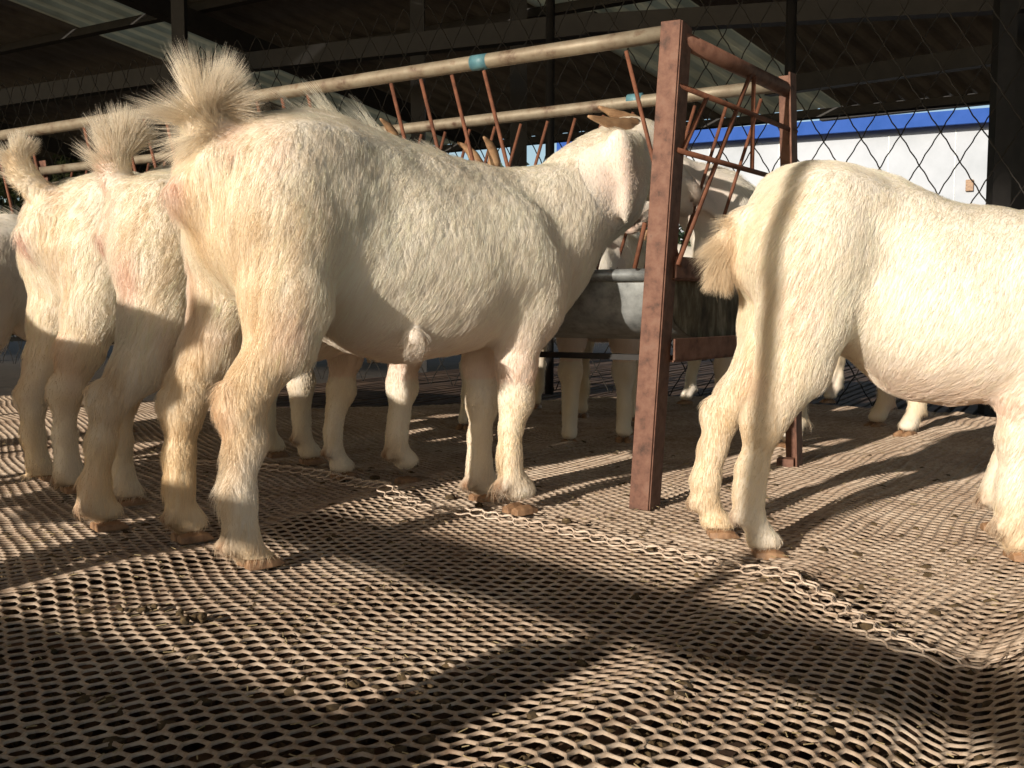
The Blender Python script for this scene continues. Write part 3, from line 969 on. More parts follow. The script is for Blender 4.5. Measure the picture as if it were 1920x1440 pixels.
# edge of the upper sheet of netting, traced on the floor
EDGE_PX = [(300, 868), (490, 884), (600, 896), (700, 928), (790, 965), (900, 970), (1010, 992), (1110, 1016), (1250, 1045), (1400, 1078), (1500, 1105), (1570, 1140), (1640, 1185), (1700, 1222), (1760, 1228), (1920, 1222), (2300, 1215)]
EDGE = [on_ground(px, py) for px, py in EDGE_PX]
EX = np.array([p.x for p in EDGE]); EY = np.array([p.y for p in EDGE])

def edge_side(X, Y):
    """positive beyond the edge of the upper sheet (farther from the camera)"""
    # interpolate in bearing, then compare the distance
    be = X / np.maximum(Y, .2)
    eb = EX / EY
    return Y - np.interp(be, eb, EY)

def build_floor():
    far = on_ground(1240, 765).y
    def keep_all(x, y):
        be = x / np.maximum(y, .2)
        lim = 4.35 + .25 * np.sin(x * 2) - .55 * np.clip(x - 1.0, 0, 3)
        return (np.abs(x) < .62 * y + .55) & (y < lim)
    o = build_netting('floor_netting', None, -3.2, 3.3, .25, 4.6, keep_all, 0.0, M['net'])
    tag(o, kind='structure')
    def keep_up(x, y):
        s_ = edge_side(x, y)
        return (s_ > 0.0) & (y < 3.9 - .45 * np.clip(x - 1.0, 0, 3)) & (np.abs(x) < .60 * y + .45) & (x > -1.25)
    def lift_up(x, y):
        s_ = edge_side(x, y)
        return .0085 + .012 * np.exp(-np.clip(s_, 0, 1) / .035)
    o2 = build_netting('upper_netting', None, -1.9, 3.2, .6, 4.5, keep_up, lift_up, M['net'], a=.0256, b=.0202, ang=R(-4), w=.0025)
    tag(o2, kind='structure')
    # curled border strands along the edge
    mb = MB()
    pts = []
    L = 0
    dense = []
    for i in range(len(EX) - 1):
        for k in range(40):
            t = k / 40
            dense.append(Vector((EX[i] * (1 - t) + EX[i + 1] * t, EY[i] * (1 - t) + EY[i + 1] * t, 0)))
    for it in range(60):
        dense = [dense[0]] + [(dense[i - 1] + dense[i] * 2 + dense[i + 1]) / 4 for i in range(1, len(dense) - 1)] + [dense[-1]]
    # resample
    cum = [0]
    for i in range(1, len(dense)): cum.append(cum[-1] + (dense[i] - dense[i - 1]).length)
    tot = cum[-1]
    pitch = .0195
    n = int(tot / pitch)
    def at(sv):
        i = min(max(int(np.searchsorted(cum, sv)) - 1, 0), len(dense) - 2)
        t = (sv - cum[i]) / max(cum[i + 1] - cum[i], 1e-6)
        return dense[i].lerp(dense[i + 1], t), (dense[i + 1] - dense[i]).normalized()
    rr = random.Random(4)
    rows = []
    for row, (off, zz) in enumerate([(.020, .009), (-.002, .016), (-.023, .009)]):
        pl = []
        for i in range(n):
            p, t = at(i * pitch + 1e-4)
            nrm = Vector((-t.y, t.x, 0))
            amp = .0062
            ph = 1 if (i + row) % 2 else -1
            wob = vnoise(np.array([[i * .09, row * 3.0, 0]]), 8)[0]
            curl = .5 + .5 * vnoise(np.array([[i * .035, 0, 5.0]]), 9)[0]
            q = p + nrm * (off * (.55 + .75 * curl) + ph * amp + wob * .004)
            hz = float(floor_h(np.array([q.x]), np.array([q.y]))[0])
            pl.append(Vector((q.x, q.y, hz + .006 + zz * (.25 + .95 * curl) + ph * .0012)))
        rows.append(pl)
    def subdiv(pl):
        out = []
        for i in range(len(pl) - 1):
            out.append(pl[i] * .82 + pl[i + 1] * .18); out.append(pl[i] * .18 + pl[i + 1] * .82)
        return out
    for row in rows:
        mb.tube(subdiv(row), .0017, 6)
    for r0 in range(len(rows) - 1):
        for i in range(0, n):
            if (i + r0) % 2 == 0:
                mb.tube([rows[r0][i], rows[r0 + 1][i]], .0017, 5, cap=False)
    o3 = mb.build('netting_border', M['net_edge'], None, True)
    tag(o3, kind='structure')
    # dried dung trodden into single holes
    r_ = random.Random(31)
    mb = MB()
    for i in range(240):
        y = .8 + 2.2 * r_.random() ** 1.3; x = r_.uniform(-.54, .56) * y
        z = float(floor_h(np.array([x]), np.array([y]))[0]) + (.009 if edge_side(np.array([x]), np.array([y]))[0] > 0 else 0)
        n_ = 9; rad = r_.uniform(.006, .014); ph = r_.uniform(0, 6)
        top = [Vector((x + math.cos(ph + k * 6.283 / n_) * rad * r_.uniform(.6, 1.15), y + math.sin(ph + k * 6.283 / n_) * rad * r_.uniform(.5, .95), z - .001 + r_.uniform(-.001, .001))) for k in range(n_)]
        bot = [v - Vector((0, 0, .006)) for v in top]
        cen = Vector((x, y, z + .0025))
        V = top + bot + [cen]
        F = [(k, (k + 1) % n_, 2 * n_) for k in range(n_)] + [(k, k + n_, (k + 1) % n_ + n_, (k + 1) % n_) for k in range(n_)]
        mb.add(V, F)
    o7 = mb.build('trodden_dung', M['dung'], None, True)
    tag(o7, 'crumbs of dung trodden into scattered holes of the netting', 'dung', kind='stuff')
    # slats beneath
    mb = MB()
    d = Vector((.50, .866, 0)); nn = Vector((.866, -.50, 0))
    r_ = random.Random(3)
    for i in range(-75, 95):
        wv = r_.uniform(.015, .021)
        c = nn * (i * .052) + d * r_.uniform(2.5, 3.1) + Vector((0, 0, -.052 + r_.uniform(-.004, .004)))
        ax = (d + nn * r_.uniform(-.004, .004)).normalized()
        mb.box(c, ax * 5.2, nn * wv, Vector((0, 0, 1)) * .012)
    o4 = mb.build('floor_slats', M['slat'])
    tag(o4, kind='structure')
    # droppings caught between the slats
    mb = MB()
    for i in range(5200):
        y = r_.uniform(.75, 2.6); x = r_.uniform(-.56, .60) * y
        u = x * .866 - y * .5
        rad = r_.uniform(.004, .012)
        c = Vector((x, y, -.034 + rad * .4 + r_.uniform(-.006, .004)))
        V = []; F = []
        for (vx, vy, vz) in ((1, 0, 0), (-1, 0, 0), (0, 1, 0), (0, -1, 0), (0, 0, 1), (0, 0, -1), (.7, .7, .2), (-.7, .6, .1), (.6, -.7, -.1)):
            V.append(c + Vector((vx, vy, vz)) * rad * r_.uniform(.6, 1.2))
        F = [(0, 6, 4), (6, 2, 4), (2, 7, 4), (7, 1, 4), (1, 3, 4), (3, 8, 4), (8, 0, 4), (0, 2, 5), (2, 1, 5), (1, 3, 5), (3, 0, 5), (0, 6, 2), (2, 7, 1), (3, 8, 0)]
        mb.add(V, F)
    o5 = mb.build('droppings_under_netting', M['dung'])
    tag(o5, 'dry brown droppings caught on the slats under the netting', 'droppings', kind='stuff')
    mb = MB()
    for i in range(1300):
        y = r_.uniform(.8, 3.4); x = r_.uniform(-.55, .58) * y
        a = r_.uniform(0, 3.14); l = r_.uniform(.004, .014)
        z = float(floor_h(np.array([x]), np.array([y]))[0]) + .004 + (.010 if edge_side(np.array([x]), np.array([y]))[0] > 0 else 0)
        mb.tube([(x, y, z), (x + math.cos(a) * l, y + math.sin(a) * l, z + r_.uniform(0, .002))], .0007, 4)
    o6 = mb.build('straw_scraps', M['straw'])
    tag(o6, 'short straw scraps scattered over the netting', 'straw', kind='stuff')
    # ground
    me = bpy.data.meshes.new('ground')
    s_ = 150
    me.from_pydata([(-s_, -s_, -.30), (s_, -s_, -.30), (s_, s_, -.30), (-s_, s_, -.30)], [], [(0, 1, 2, 3)])
    tag(link('ground', me, M['soil']), kind='structure')

def dung(name, label, px, py, n, seed, rad, spread):
    r_ = random.Random(seed)
    p = on_ground(px, py)
    z0 = float(floor_h(np.array([p.x]), np.array([p.y]))[0]) + .001
    S = Sculpt()
    for i in range(n):
        q = (r_.uniform(-spread, spread), r_.uniform(-spread * .5, spread * .5), rad * .8 + (rad * .9 if r_.random() < .3 else 0))
        S.ell(q, (rad * r_.uniform(.7, 1.2), rad * r_.uniform(.7, 1.1), rad * r_.uniform(.6, 1)), .003)
    V, Q = S.mesh(.0016)
    N, _ = vert_normals(V, Q)
    V = V + N * (vnoise(V * 260, 5) * .0016)[:, None]
    o = link(name, mesh_np(name, V, Q), M['dung'])
    o.location = (p.x, p.y, z0)
    tag(o, label, 'droppings')

# ================================================================ FEEDER
def build_feeder():
    A0 = Vector((.33, 2.04, 0)); dL = Vector((-.866, .5, 0)); dS = Vector((.625, .78, 0)).normalized()
    LEN = 3.0; W = .60; HT = .985
    root = thing('hay_feeder', 'rust brown angle iron hay feeder with pipe rails and slanted rods over a metal trough', 'feeder', (A0.x, A0.y, 0))
    def P(t, s_, z): return dL * t + dS * s_ + Vector((0, 0, z))
    # splayed corner posts of angle iron; the far pair closes the other end
    def post(t, s_, sp, mirror):
        foot = P(t, s_, 0.008) + sp
        top = P(t, s_, HT + .014)
        ax = (top - foot).normalized()
        e1 = (dL - ax * dL.dot(ax)).normalized() * (1 if t < 1 else -1)
        e2 = (dS - ax * dS.dot(ax)); e2 = (e2 - e1 * e2.dot(e1)).normalized() * mirror
        mb = MB()
        w, th = .042, .005
        c = (foot + top) / 2; h = (top - foot) / 2
        mb.box(c + e1 * w / 2 - e2 * 0, h, e1 * w / 2, e2 * th / 2)
        mb.box(c + e2 * (.029 + th / 2), h, e1 * th / 2, e2 * .029)
        mb.build('corner_post', M['rust'], root, bevel=.0012)
        mb = MB()
        mb.box(foot + e1 * .028 + e2 * .055 + Vector((0, 0, .012)), e1 * .022, e2 * .012, Vector((0, 0, .014)))
        mb.build('foot_plate', M['rust'], root, bevel=.001)
    post(-.011, 0, dS * -.070 + dL * .020, 1)
    post(0, W, dS * .10, -1)
    post(LEN, 0, dS * -.05, 1)
    post(LEN, W, dS * .10, -1)
    # rails
    for nm, a, b, r in (('long_rail', (.03, 0.015, HT - .005), (LEN - .02, 0.015, HT - .03), .0165), ('long_rail', (.03, W - .015, HT - .012), (LEN - .02, W - .015, HT - .03), .0165)):
        mb = MB()
        p0, p1 = P(*a), P(*b)
        mb.tube([p0.lerp(p1, k / 12) for k in range(13)], r, 14)
        mb.build(nm, M['pipe'], root, True)
    mb = MB(); mb.tube([P(0.006, .03, HT - .015), P(.006, W - .03, HT - .03)], .0175, 14)
    mb.build('end_rail', M['rust'], root, True)
    mb = MB(); mb.tube([P(LEN, .03, HT - .015), P(LEN, W - .03, HT - .03)], .0175, 14)
    mb.build('end_rail', M['rust'], root, True)
    for (t, s_) in ((.475, .015), (.42, W - .015)):
        mb = MB(); p = P(t, s_, HT - .009); mb.tube([p - dL * .021, p + dL * .021], .0172, 14)
        mb.build('tape_band', M['tape'], root, True)
    # slanted rods
    necks = [.19, .30, .80, 1.28, 1.95]
    zt, zb = HT - .03, .505
    k = 0
    t = .085
    mbs = []
    while t < LEN - .1:
        top = P(t + .03, .012, zt); bot = P(t - .085, .03, zb)
        mid_t = t - .03
        if not any(abs(mid_t - n) < .078 for n in necks):
            mb = MB(); mb.tube([top, bot], .0046, 7); mb.build('slanted_rod', M['rust_bar'], root, True)
        t += .087
    t = .13
    while t < LEN - .1:
        top = P(t - .05, W - .012, zt - .01); bot = P(t + .075, W - .04, zb)
        mb = MB(); mb.tube([top, bot], .0046, 7); mb.build('slanted_rod', M['rust_bar'], root, True)
        t += .087
    for t in (.10, .19):
        mb = MB(); mb.tube([P(t, .028, zb), P(t - .025 , .024, .60)], .0052, 7); mb.build('slanted_rod', M['rust_bar'], root, True)
    # end frame rods
    def rod(s0, z0, s1, z1, r=.0052):
        mb = MB(); mb.tube([P(-.004, s0, z0), P(-.004, s1, z1)], r, 7); mb.build('end_rod', M['rust_bar'], root, True)
    rod(.0, .872, W, .858, .006)
    rod(.0, .742, W, .732, .006)
    rod(.355, HT - .02, .355, .738)
    rod(.335, .95, .012, .51)
    rod(.13, .868, .03, .745)
    # trough frame
    for z in (.505, .335):
        for (p, q) in (((0.0, .01), (0.0, W - .01)), ((LEN, .01), (LEN, W - .01))):
            mb = MB()
            out = -dL if p[0] == 0 else dL
            a, b = P(p[0], p[1], z) + out * .0, P(q[0], q[1], z)
            mb.bar(a, b, .005, .045)
            mb.bar(a - out * .020 + Vector((0, 0, -.0245)), b - out * .020 + Vector((0, 0, -.0245)), .042, .004)
            mb.build('cross_bar', M['rust'], root, bevel=.001)
    # trough: bent sheet with rolled rims
    n = 16
    prof = []
    for i in range(n + 1):
        a = math.pi * i / n
        prof.append((W / 2 - math.cos(a) * (W / 2 - .055) * (1 if True else 1), .49 - .145 * (math.sin(a) ** .38)))
    def shell(off):
        V = []
        segs = 24
        for j in range(segs + 1):
            t_ = .03 + (LEN - .06) * j / segs
            for (s_, z) in prof:
                dv = Vector((s_ - W / 2, z - .49))
                V.append(P(t_, s_ + (0 if dv.length < 1e-6 else dv.x / (dv.length + 1e-9) * off), z + dv.y / (dv.length + 1e-9) * off))
        return V, segs
    Vo, segs = shell(.0); Vi, _ = shell(-.003)
    V = Vo + Vi; F = []
    m_ = n + 1; N0 = len(Vo)
    for j in range(segs):
        for i in range(n):
            F.append((j * m_ + i, (j + 1) * m_ + i, (j + 1) * m_ + i + 1, j * m_ + i + 1))
            F.append((N0 + j * m_ + i, N0 + j * m_ + i + 1, N0 + (j + 1) * m_ + i + 1, N0 + (j + 1) * m_ + i))
    mb = MB(); mb.add(V, F)
    mb.build('trough', M['galv'], root, True)
    for s_ in (.048, W - .048):
        mb = MB(); mb.tube([P(.03 + (LEN - .06) * k / 10, s_, .492) for k in range(11)], .0135, 10)
        mb.build('trough_rim', M['galv'], root, True)
    for t_ in (.03, LEN - .03):
        mb = MB()
        Vp = [P(t_, s_, z) for (s_, z) in prof]; Vq = [P(t_ + .004, s_, z) for (s_, z) in prof]
        k = len(Vp)
        F = [tuple(range(k)), tuple(range(2 * k - 1, k - 1, -1))] + [(i, i + k, (i + 1) % k + k, (i + 1) % k) for i in range(k)]
        mb.add(Vp + Vq, F)
        mb.build('end_plate', M['galv_dirty'], root)
    mb = MB(); r_ = random.Random(12)
    for i in range(2600):
        t_ = r_.uniform(.08, LEN - .08); s_ = r_.uniform(.12, W - .12)
        a_ = r_.uniform(0, 6.28); l = r_.uniform(.02, .06); z = .43 + r_.uniform(-.03, .035) + .02 * math.sin(t_ * 9)
        p = P(t_, s_, z)
        mb.tube([p, p + Vector((math.cos(a_) * l, math.sin(a_) * l, r_.uniform(-.015, .02)))], .0011, 3, cap=False)
    hay = mb.build('hay', M['straw'])
    hay.location = A0
    tag(hay, 'loose dry hay lying in the trough of the feeder', 'hay', kind='stuff')
    # under rail along the near side
    mb = MB(); mb.bar(P(.02, .05, .315), P(LEN - .02, .05, .315), .03, .012); mb.build('under_rail', M['dark_steel'], root)
    return root

# ================================================================ FENCE, SHED, BUILDING
FD = Vector((.866, -.5, 0)); F0 = Vector((-2.16, 6.5, 0))
def fence_t(px):
    k = (px - 960) / FP
    # -2.16+.866t = k'(6.5-.5t)
    return (k * 6.5 + 2.16) / (.866 + .5 * k)

def build_wire_fence():
    root = thing('wire_fence', 'dark crimped wire fence with big diamond openings behind the feeder', 'fence', F0)
    mb = MB()
    t0, t1 = -4.2, 6.6
    wx, wz = .158, .130
    H0, H1 = -.02, 2.03
    nn = Vector((.5, .866, 0))
    def crimp(a, b, sgn, n=10):
        pts = []
        d = (b - a)
        perp = d.cross(nn).normalized()
        L = d.length
        for i in range(n + 1):
            q = i / n
            pts.append(a + d * q + nn * (.003 * sgn * math.cos(q * math.pi * n / 2.5)) + perp * (.0045 * math.sin(q * 2 * math.pi * L / .14)))
        return pts
    ncol = int((t1 - t0) / wx)
    rr = random.Random(2)
    rows = int((H1 - H0) / wz) + 1
    for i in range(-rows, ncol + 1):
        for sgn in (1, -1):
            # one straight diagonal wire from bottom to top
            x0 = t0 + i * wx if sgn == 1 else t0 + (i + rows) * wx
            pts = []
            n = rows * 7
            last = None
            for k in range(n + 1):
                z = H0 + (H1 - H0) * k / n
                x = x0 + sgn * (z - H0) / wz * wx * .5
                if x < t0 or x > t1: continue
                ph = (z - H0) / wz * 2 * math.pi
                x += .0022 * math.sin(ph * 2 + sgn) + .003 * math.sin(z * 1.3 + i)
                p = FD * x + nn * (.004 * sgn * math.cos(ph)) + Vector((0, 0, z))
                pts.append(p)
            if len(pts) > 3:
                if len(pts) > n - 2:
                    pts.append(pts[-1] + FD * (sgn * .02) + Vector((0, 0, .02))); pts.append(pts[-1] + FD * (sgn * .012) - Vector((0, 0, .012)))
                mb.tube(pts, .0030, 5, cap=False)
    mb.build('wire_mesh', M['wire'], root)
    for px in (-160, 440, 1030, 1470, 2250):
        t = fence_t(px)
        mb = MB(); mb.tube([FD * t + Vector((0, 0, -.3)), FD * t + Vector((0, 0, 2.0))], .024, 10)
        mb.build('fence_post', M['dark_steel'], root, True)
    return root

# roof: its underside lies on a plane that drops away from the camera
RP0 = None
def build_shed():
    root = thing('shed', 'dark open shed with grey sheet roof and pale skylight strips on steel posts', 'shed', (0, 6, 0))
    off = Vector((0, 6, 0))
    p0 = at_dist(1200, 30, 7.4)
    u = Vector((1.075, 1.0, -.303)).normalized()          # down the slope
    v = Vector((-.866, .50, 0))                           # along the purlins
    nrm = u.cross(v).normalized()
    if nrm.z < 0: nrm = -nrm
    def W(a, b, c=0): return p0 + u * a + v * b + nrm * c - off
    def uv(px, py):
        q = on_plane(px, py, p0, nrm) - p0
        # solve q = a u + b v
        uu, vv, u_v = u.dot(u), v.dot(v), u.dot(v)
        qa, qb = q.dot(u), q.dot(v)
        det = uu * vv - u_v * u_v
        return (qa * vv - qb * u_v) / det, (qb * uu - qa * u_v) / det
    # sky-lit strips: measured on the photograph
    a_end = uv(1562, 203)[0]
    s1 = sorted((uv(1328, 20)[1], uv(1075, 52)[1]))
    b_r0, b_r1 = s1
    s2 = sorted(((uv(270, 32)[1] + uv(755, 205)[1]) / 2, (uv(135, 65)[1] + uv(560, 190)[1]) / 2))
    b_l0, b_l1 = s2
    print('strips', b_r0, b_r1, b_l0, b_l1, 'end', a_end, uv(1575, 222), uv(755, 245), uv(455, 98), uv(1400, 90))
    A0, A1 = -27.0, a_end  # roof extended out of view toward the sun to keep the background shaded
    edges = [-13.0, b_r0, b_r1, b_l0, b_l1, 14.0]
    kinds = ['roof', 'skylight', 'roof', 'skylight', 'roof']
    for i, kd in enumerate(kinds):
        b0, b1 = edges[i], edges[i + 1]
        nb = max(2, int((b1 - b0) / .045))
        V = []; F = []
        a_start = A0 if kd == 'roof' else A0
        for lay in (0, 1):
            for a in (a_start, A1):
                for k in range(nb + 1):
                    b_ = b0 + (b1 - b0) * k / nb
                    c = (.012 if (k % 4) in (0, 1) else -.012) + (.004 if lay else 0)
                    V.append(W(a, b_, c))
        for lay in (0, 1):
            o = lay * 2 * (nb + 1)
            for k in range(nb):
                f = (o + k, o + k + 1, o + nb + 1 + k + 1, o + nb + 1 + k)
                F.append(f)
        mb = MB(); mb.add(V, F)
        mb.build('roof_sheet' if kd == 'roof' else 'skylight_strip', M[kd], root)
    # purlins along v, and frames along u
    for (px, py) in ((180, 45), (380, 118), (760, 222)):
        pass
    a_list = [uv(180, 45)[0], uv(385, 118)[0]]
    st = a_list[1] - a_list[0]
    aa = [a_list[0] - st * k for k in range(1, 8)] + [a_list[0], a_list[1]]
    aa.append(a_end - .04)
    for a in aa:
        mb = MB(); mb.bar(W(a, -13, -.055), W(a, 14, -.055), .05, .07, up=nrm)
        mb.build('purlin', M['dark_steel'], root)
    for b_ in (-9.0, b_l0 - .6, 7.5, 11):
        mb = MB(); mb.bar(W(A0, b_, -.20), W(A1 - .5, b_, -.20), .10, .14, up=nrm)
        mb.build('roof_beam', M['dark_steel'], root)
    # posts
    for (px, t_, w) in ((330, fence_t(330) , .085), (972, fence_t(972) + .0, .12), (1858, fence_t(1858), .075), (1908, None, .10), (785, fence_t(785), .10), (1700, None, .0)):
        if w == 0: continue
        if px == 1908: q = at_dist(1908, 300, 5.2)
        elif px in (972, 785):
            q = at_dist(px, 300, 7.2)
        else:
            q = F0 + FD * t_ + Vector((0.05, .09, 0))
        q = Vector((q.x, q.y, 0))
        # height of the roof plane above
        zt = p0.z - (Vector((q.x - p0.x, q.y - p0.y, 0)).dot(nrm)) / nrm.z
        mb = MB(); q -= Vector((off.x, off.y, 0))
        mb.bar(q + Vector((0, 0, -.3)), q + Vector((0, 0, zt - .05)), w, w * .8, up=(0, 1, 0))
        mb.build('steel_post', M['dark_steel'], root)
    # long horizontal beam tying the posts, seen under the skylights
    def hz(px, py, Y):
        q = at_dist(px, py, Y); return q - off
    mb = MB(); a = hz(-200, 215, 8.6); b = hz(460, 118, 7.2); mb.bar(a, b, .08, .13); mb.build('tie_beam', M['dark_steel'], root)
    mb = MB(); a = hz(440, 120, 7.21); b = hz(1120, 45, 5.6); mb.bar(a, b, .08, .12); mb.build('tie_beam', M['dark_steel'], root)
    mb = MB(); a = hz(1100, 47, 5.6); b = hz(2100, -10, 4.6); mb.bar(a, b, .08, .10); mb.build('tie_beam', M['dark_steel'], root)
    mb = MB(); a = hz(1440, 165, 7.6); b = hz(2300, 40, 5.4); mb.bar(a, b, .08, .12); mb.build('tie_beam', M['dark_steel'], root)
    mb = MB(); a = hz(1540, 215, 9.6); b = hz(2300, 135, 7.6); mb.bar(a, b, .08, .12); mb.build('tie_beam', M['dark_steel'], root)
    return root

def build_hall():
    a = at_dist(1080, 275, 22.9); b = at_dist(1895, 226, 19.1)
    d = Vector((b.x - a.x, b.y - a.y, 0)).normalized()
    nn = Vector((d.y, -d.x, 0))                            # towards the camera
    base = Vector((a.x, a.y, 0)) - d * .15
    root = thing('long_hall', 'long white panel hall with bright blue roof edge beyond the fence', 'building', base)
    L = 9.4
    zt = a.z
    mb = MB(); mb.box(d * L / 2 - nn * 2 + Vector((0, 0, zt / 2 - .15)), d * L / 2, nn * 2, Vector((0, 0, zt / 2 + .15)))
    mb.build('wall', M['white_wall'], root)
    mb = MB()
    mb.box(d * L / 2 + nn * .28 + Vector((0, 0, zt - .02)), d * (L / 2 + .2), nn * .04, Vector((0, 0, .135)))
    mb.box(d * L / 2 - nn * 1.9 + Vector((0, 0, zt + .085)), d * (L / 2 + .2), nn * 2.2, Vector((0, 0, .03)))
    mb.build('roof', M['blue'], root, bevel=.01)
    for px in (1665, 1790, 1330, 1460):
        mb = MB()
        q = on_plane(px, 320, base + nn * .0, nn) - base
        t_ = q.dot(d)
        mb.box(d * t_ + nn * .004 + Vector((0, 0, zt / 2)), d * .008, nn * .005, Vector((0, 0, zt / 2 - .2)))
        mb.build('panel_seam', M['galv'], root)
    q = on_plane(1818, 348, base, nn) - base
    mb = MB(); mb.box(d * q.dot(d) + nn * .03 + Vector((0, 0, q.z)), d * .07, nn * .035, Vector((0, 0, .11)))
    mb.build('wall_box', M['horn'], root, bevel=.01)
    return root

def leaf_mass(name, label, cat, c, size, n, group, seed):
    r_ = random.Random(seed)
    root = thing(name, label, cat, c, 0, group)
    V = []; F = []
    sx, sy, sz = size
    for i in range(n):
        while True:
            p = Vector((r_.uniform(-1, 1), r_.uniform(-1, 1), r_.uniform(-1, 1)))
            if .55 < p.length < 1 + .18 * math.sin(p.x * 9 + seed) * math.cos(p.z * 8): break
        p = Vector((p.x * sx, p.y * sy, p.z * sz + sz * .95))
        a = Vector((r_.gauss(0, 1), r_.gauss(0, 1), r_.gauss(0, 1))).normalized()
        b = a.cross(Vector((r_.gauss(0, 1), r_.gauss(0, 1), r_.gauss(0, 1)))).normalized()
        l = r_.uniform(.03, .06)
        k = len(V)
        V += [p - a * l, p + b * l * .45 + a.cross(b) * l * .1, p + a * l, p - b * l * .45 + a.cross(b) * l * .1]
        F.append((k, k + 1, k + 2, k + 3))
    mb = MB(); mb.add(V, F)
    mb.build('foliage', M['leaf'], root)
    mb = MB()
    for j in range(5):
        a = j * 1.3 + seed
        mb.tube([(0.05 * math.cos(a), .05 * math.sin(a), -.3), (.2 * sx * math.cos(a), .3 * sy * math.sin(a), sz * .7), (.6 * sx * math.cos(a), .6 * sy * math.sin(a), sz * 1.4)], [.035, .025, .008], 6)
    mb.build('stems', M['wood'], root)

def build_behind():
    """unseen occluders added on the sunny side behind the camera to shadow the netting"""
    def SC(s_, c, z): # along the light, across the light
        sa, ca = math.sin(SUN_AZ), math.cos(SUN_AZ)
        return Vector((sa * s_ + ca * c, ca * s_ - sa * c, z))
    root = thing('shadow_occluder', 'added unseen gate of rails and a board panel on a tall post behind the camera', 'occluder', SC(-1.1, -.67, 0))
    o = SC(-1.1, -.67, 0)
    def Q(s_, c, z): return SC(s_, c, z) - o
    mb = MB(); mb.tube([Q(-1.1, -.742, -.3), Q(-1.1, -.53, 2.6)], .019, 12); mb.build('occluder_post', M['dark_steel'], root); mb = MB(); mb.bar(Q(-1.16, -.715, -.3), Q(-1.16, -.685, .66), .13, .04, up=(0, 1, 0)); mb.build('occluder_stile', M['wood'], root); mb = MB(); mb.bar(Q(-1.1, -.53, 2.602), Q(-1.1, -.53, 2.62), .04, .04, up=(0, 1, 0)); mb.build('post_cap', M['dark_steel'], root)  # tall pole read from its shadow; low stile added to widen that shadow
    mb = MB(); mb.bar(Q(-1.1, -1.65, .73), Q(-1.1, .35, .665), .04, .062); mb.build('occluder_rail', M['dark_steel'], root)  # rail shaped to throw the dark band across the netting
    mb = MB(); mb.bar(Q(-1.12, -1.80, .155), Q(-1.12, -.60, .175), .02, .76); mb.build('occluder_board', M['wood'], root)  # board added to shade the lower left of the floor
# ================================================================ GOATS
def add_feet(origin, heading, legs):
    th = R(heading)
    for kind, y, js, rs in legs:
        t = js[-1]
        FEET.append((origin[0] + t[0] * math.cos(th) - t[1] * math.sin(th), origin[1] + t[0] * math.sin(th) + t[1] * math.cos(th)))

GOATS = []
# --- the big goat in the middle
o1, h1 = (-.50, 1.68), 40.0
J = local_fn(o1, h1)
yr, yl, yf = -.125, .115, -.09
G1 = dict(origin=o1, heading=h1, s=1.0, belly=.005,
  legs=[
    ('h', -1, [J(520, 430, -.082), J(538, 560, -.115), J(530, 640, -.125), J(480, 712, yr), J(453, 770, yr), J(462, 830, yr), J(446, 930, yr), J(450, 1008, yr), J(486, 1090, yr)], [.078, .067, .054, .038, .034, .029, .028, .032]),
    ('h', 1, [J(440, 440, .085), J(422, 560, .105), J(395, 650, yl), J(362, 718, yl), J(344, 775, yl), J(336, 850, yl), J(335, 910, yl), J(338, 958, yl), J(358, 1012, yl)], [.070, .054, .048, .041, .034, .025, .025, .030]),
    ('f', -1, [J(975, 590, -.09), J(968, 690, -.09), J(966, 752, yf), J(958, 800, yf), J(955, 850, yf), J(959, 898, yf), J(975, 946, yf)], [.062, .034, .030, .022, .021, .030]),
    ('f', 1, [J(905, 600, .07), J(902, 690, .06), J(904, 757, .055), J(900, 820, .055), J(898, 865, .055), J(895, 897, .055), J(910, 935, .055)], [.058, .034, .030, .023, .023, .030])],
  vulva=(J(352, 340), J(337, 364)),
  head=dict(k=1.22, poll=J(1183, 268, 0), muzzle=J(1298, 368, -.01), neck_base=gm((.745, 0, .59)), neck_bow=(.02, 0, -.005), neck_r=.098,
            ears={-1: [J(1160, 262, -.090), J(1150, 335, -.118), J(1170, 412, -.118)]},
            horn_pts={-1: [J(1190, 238, -.03), J(1165, 236, -.045), J(1135, 228, -.05), J(1103, 218, -.055)], 1: [J(1200, 236, .02), J(1180, 226, .03), J(1150, 213, .035), J(1122, 200, .04)]}),
  tail=[J(412, 248, 0), J(384, 236, 0), J(374, 214, 0), J(388, 198, 0), J(420, 196, 0)],
  tail_len=.098, tail_flare=1.5, tail_along=.1, tail_bias=(-.16, 0, .02), mane=1.6,
  tufts=[(J(780, 632, -.145), gm((.020, .018, .016)))],
  shag=[(J(778, 640, -.15), .024, .6, .25), (J(420, 850, yr), .05, .9, .4)],
  spots=[(J(470, 430, -.12), .05, CREAM * .8, .5), (J(440, 258, -.05), .035, PINK, .18), (J(445, 300, -.08), .018, PINK, .25)], dirty=1.1)
for t in range(1):
    pass
add_feet(o1, h1, G1['legs'])
GOATS.append(('goat', 'big white goat nearest the middle, tail fanned up, head among the feeder rods', G1, .0052, 170000, 13000))

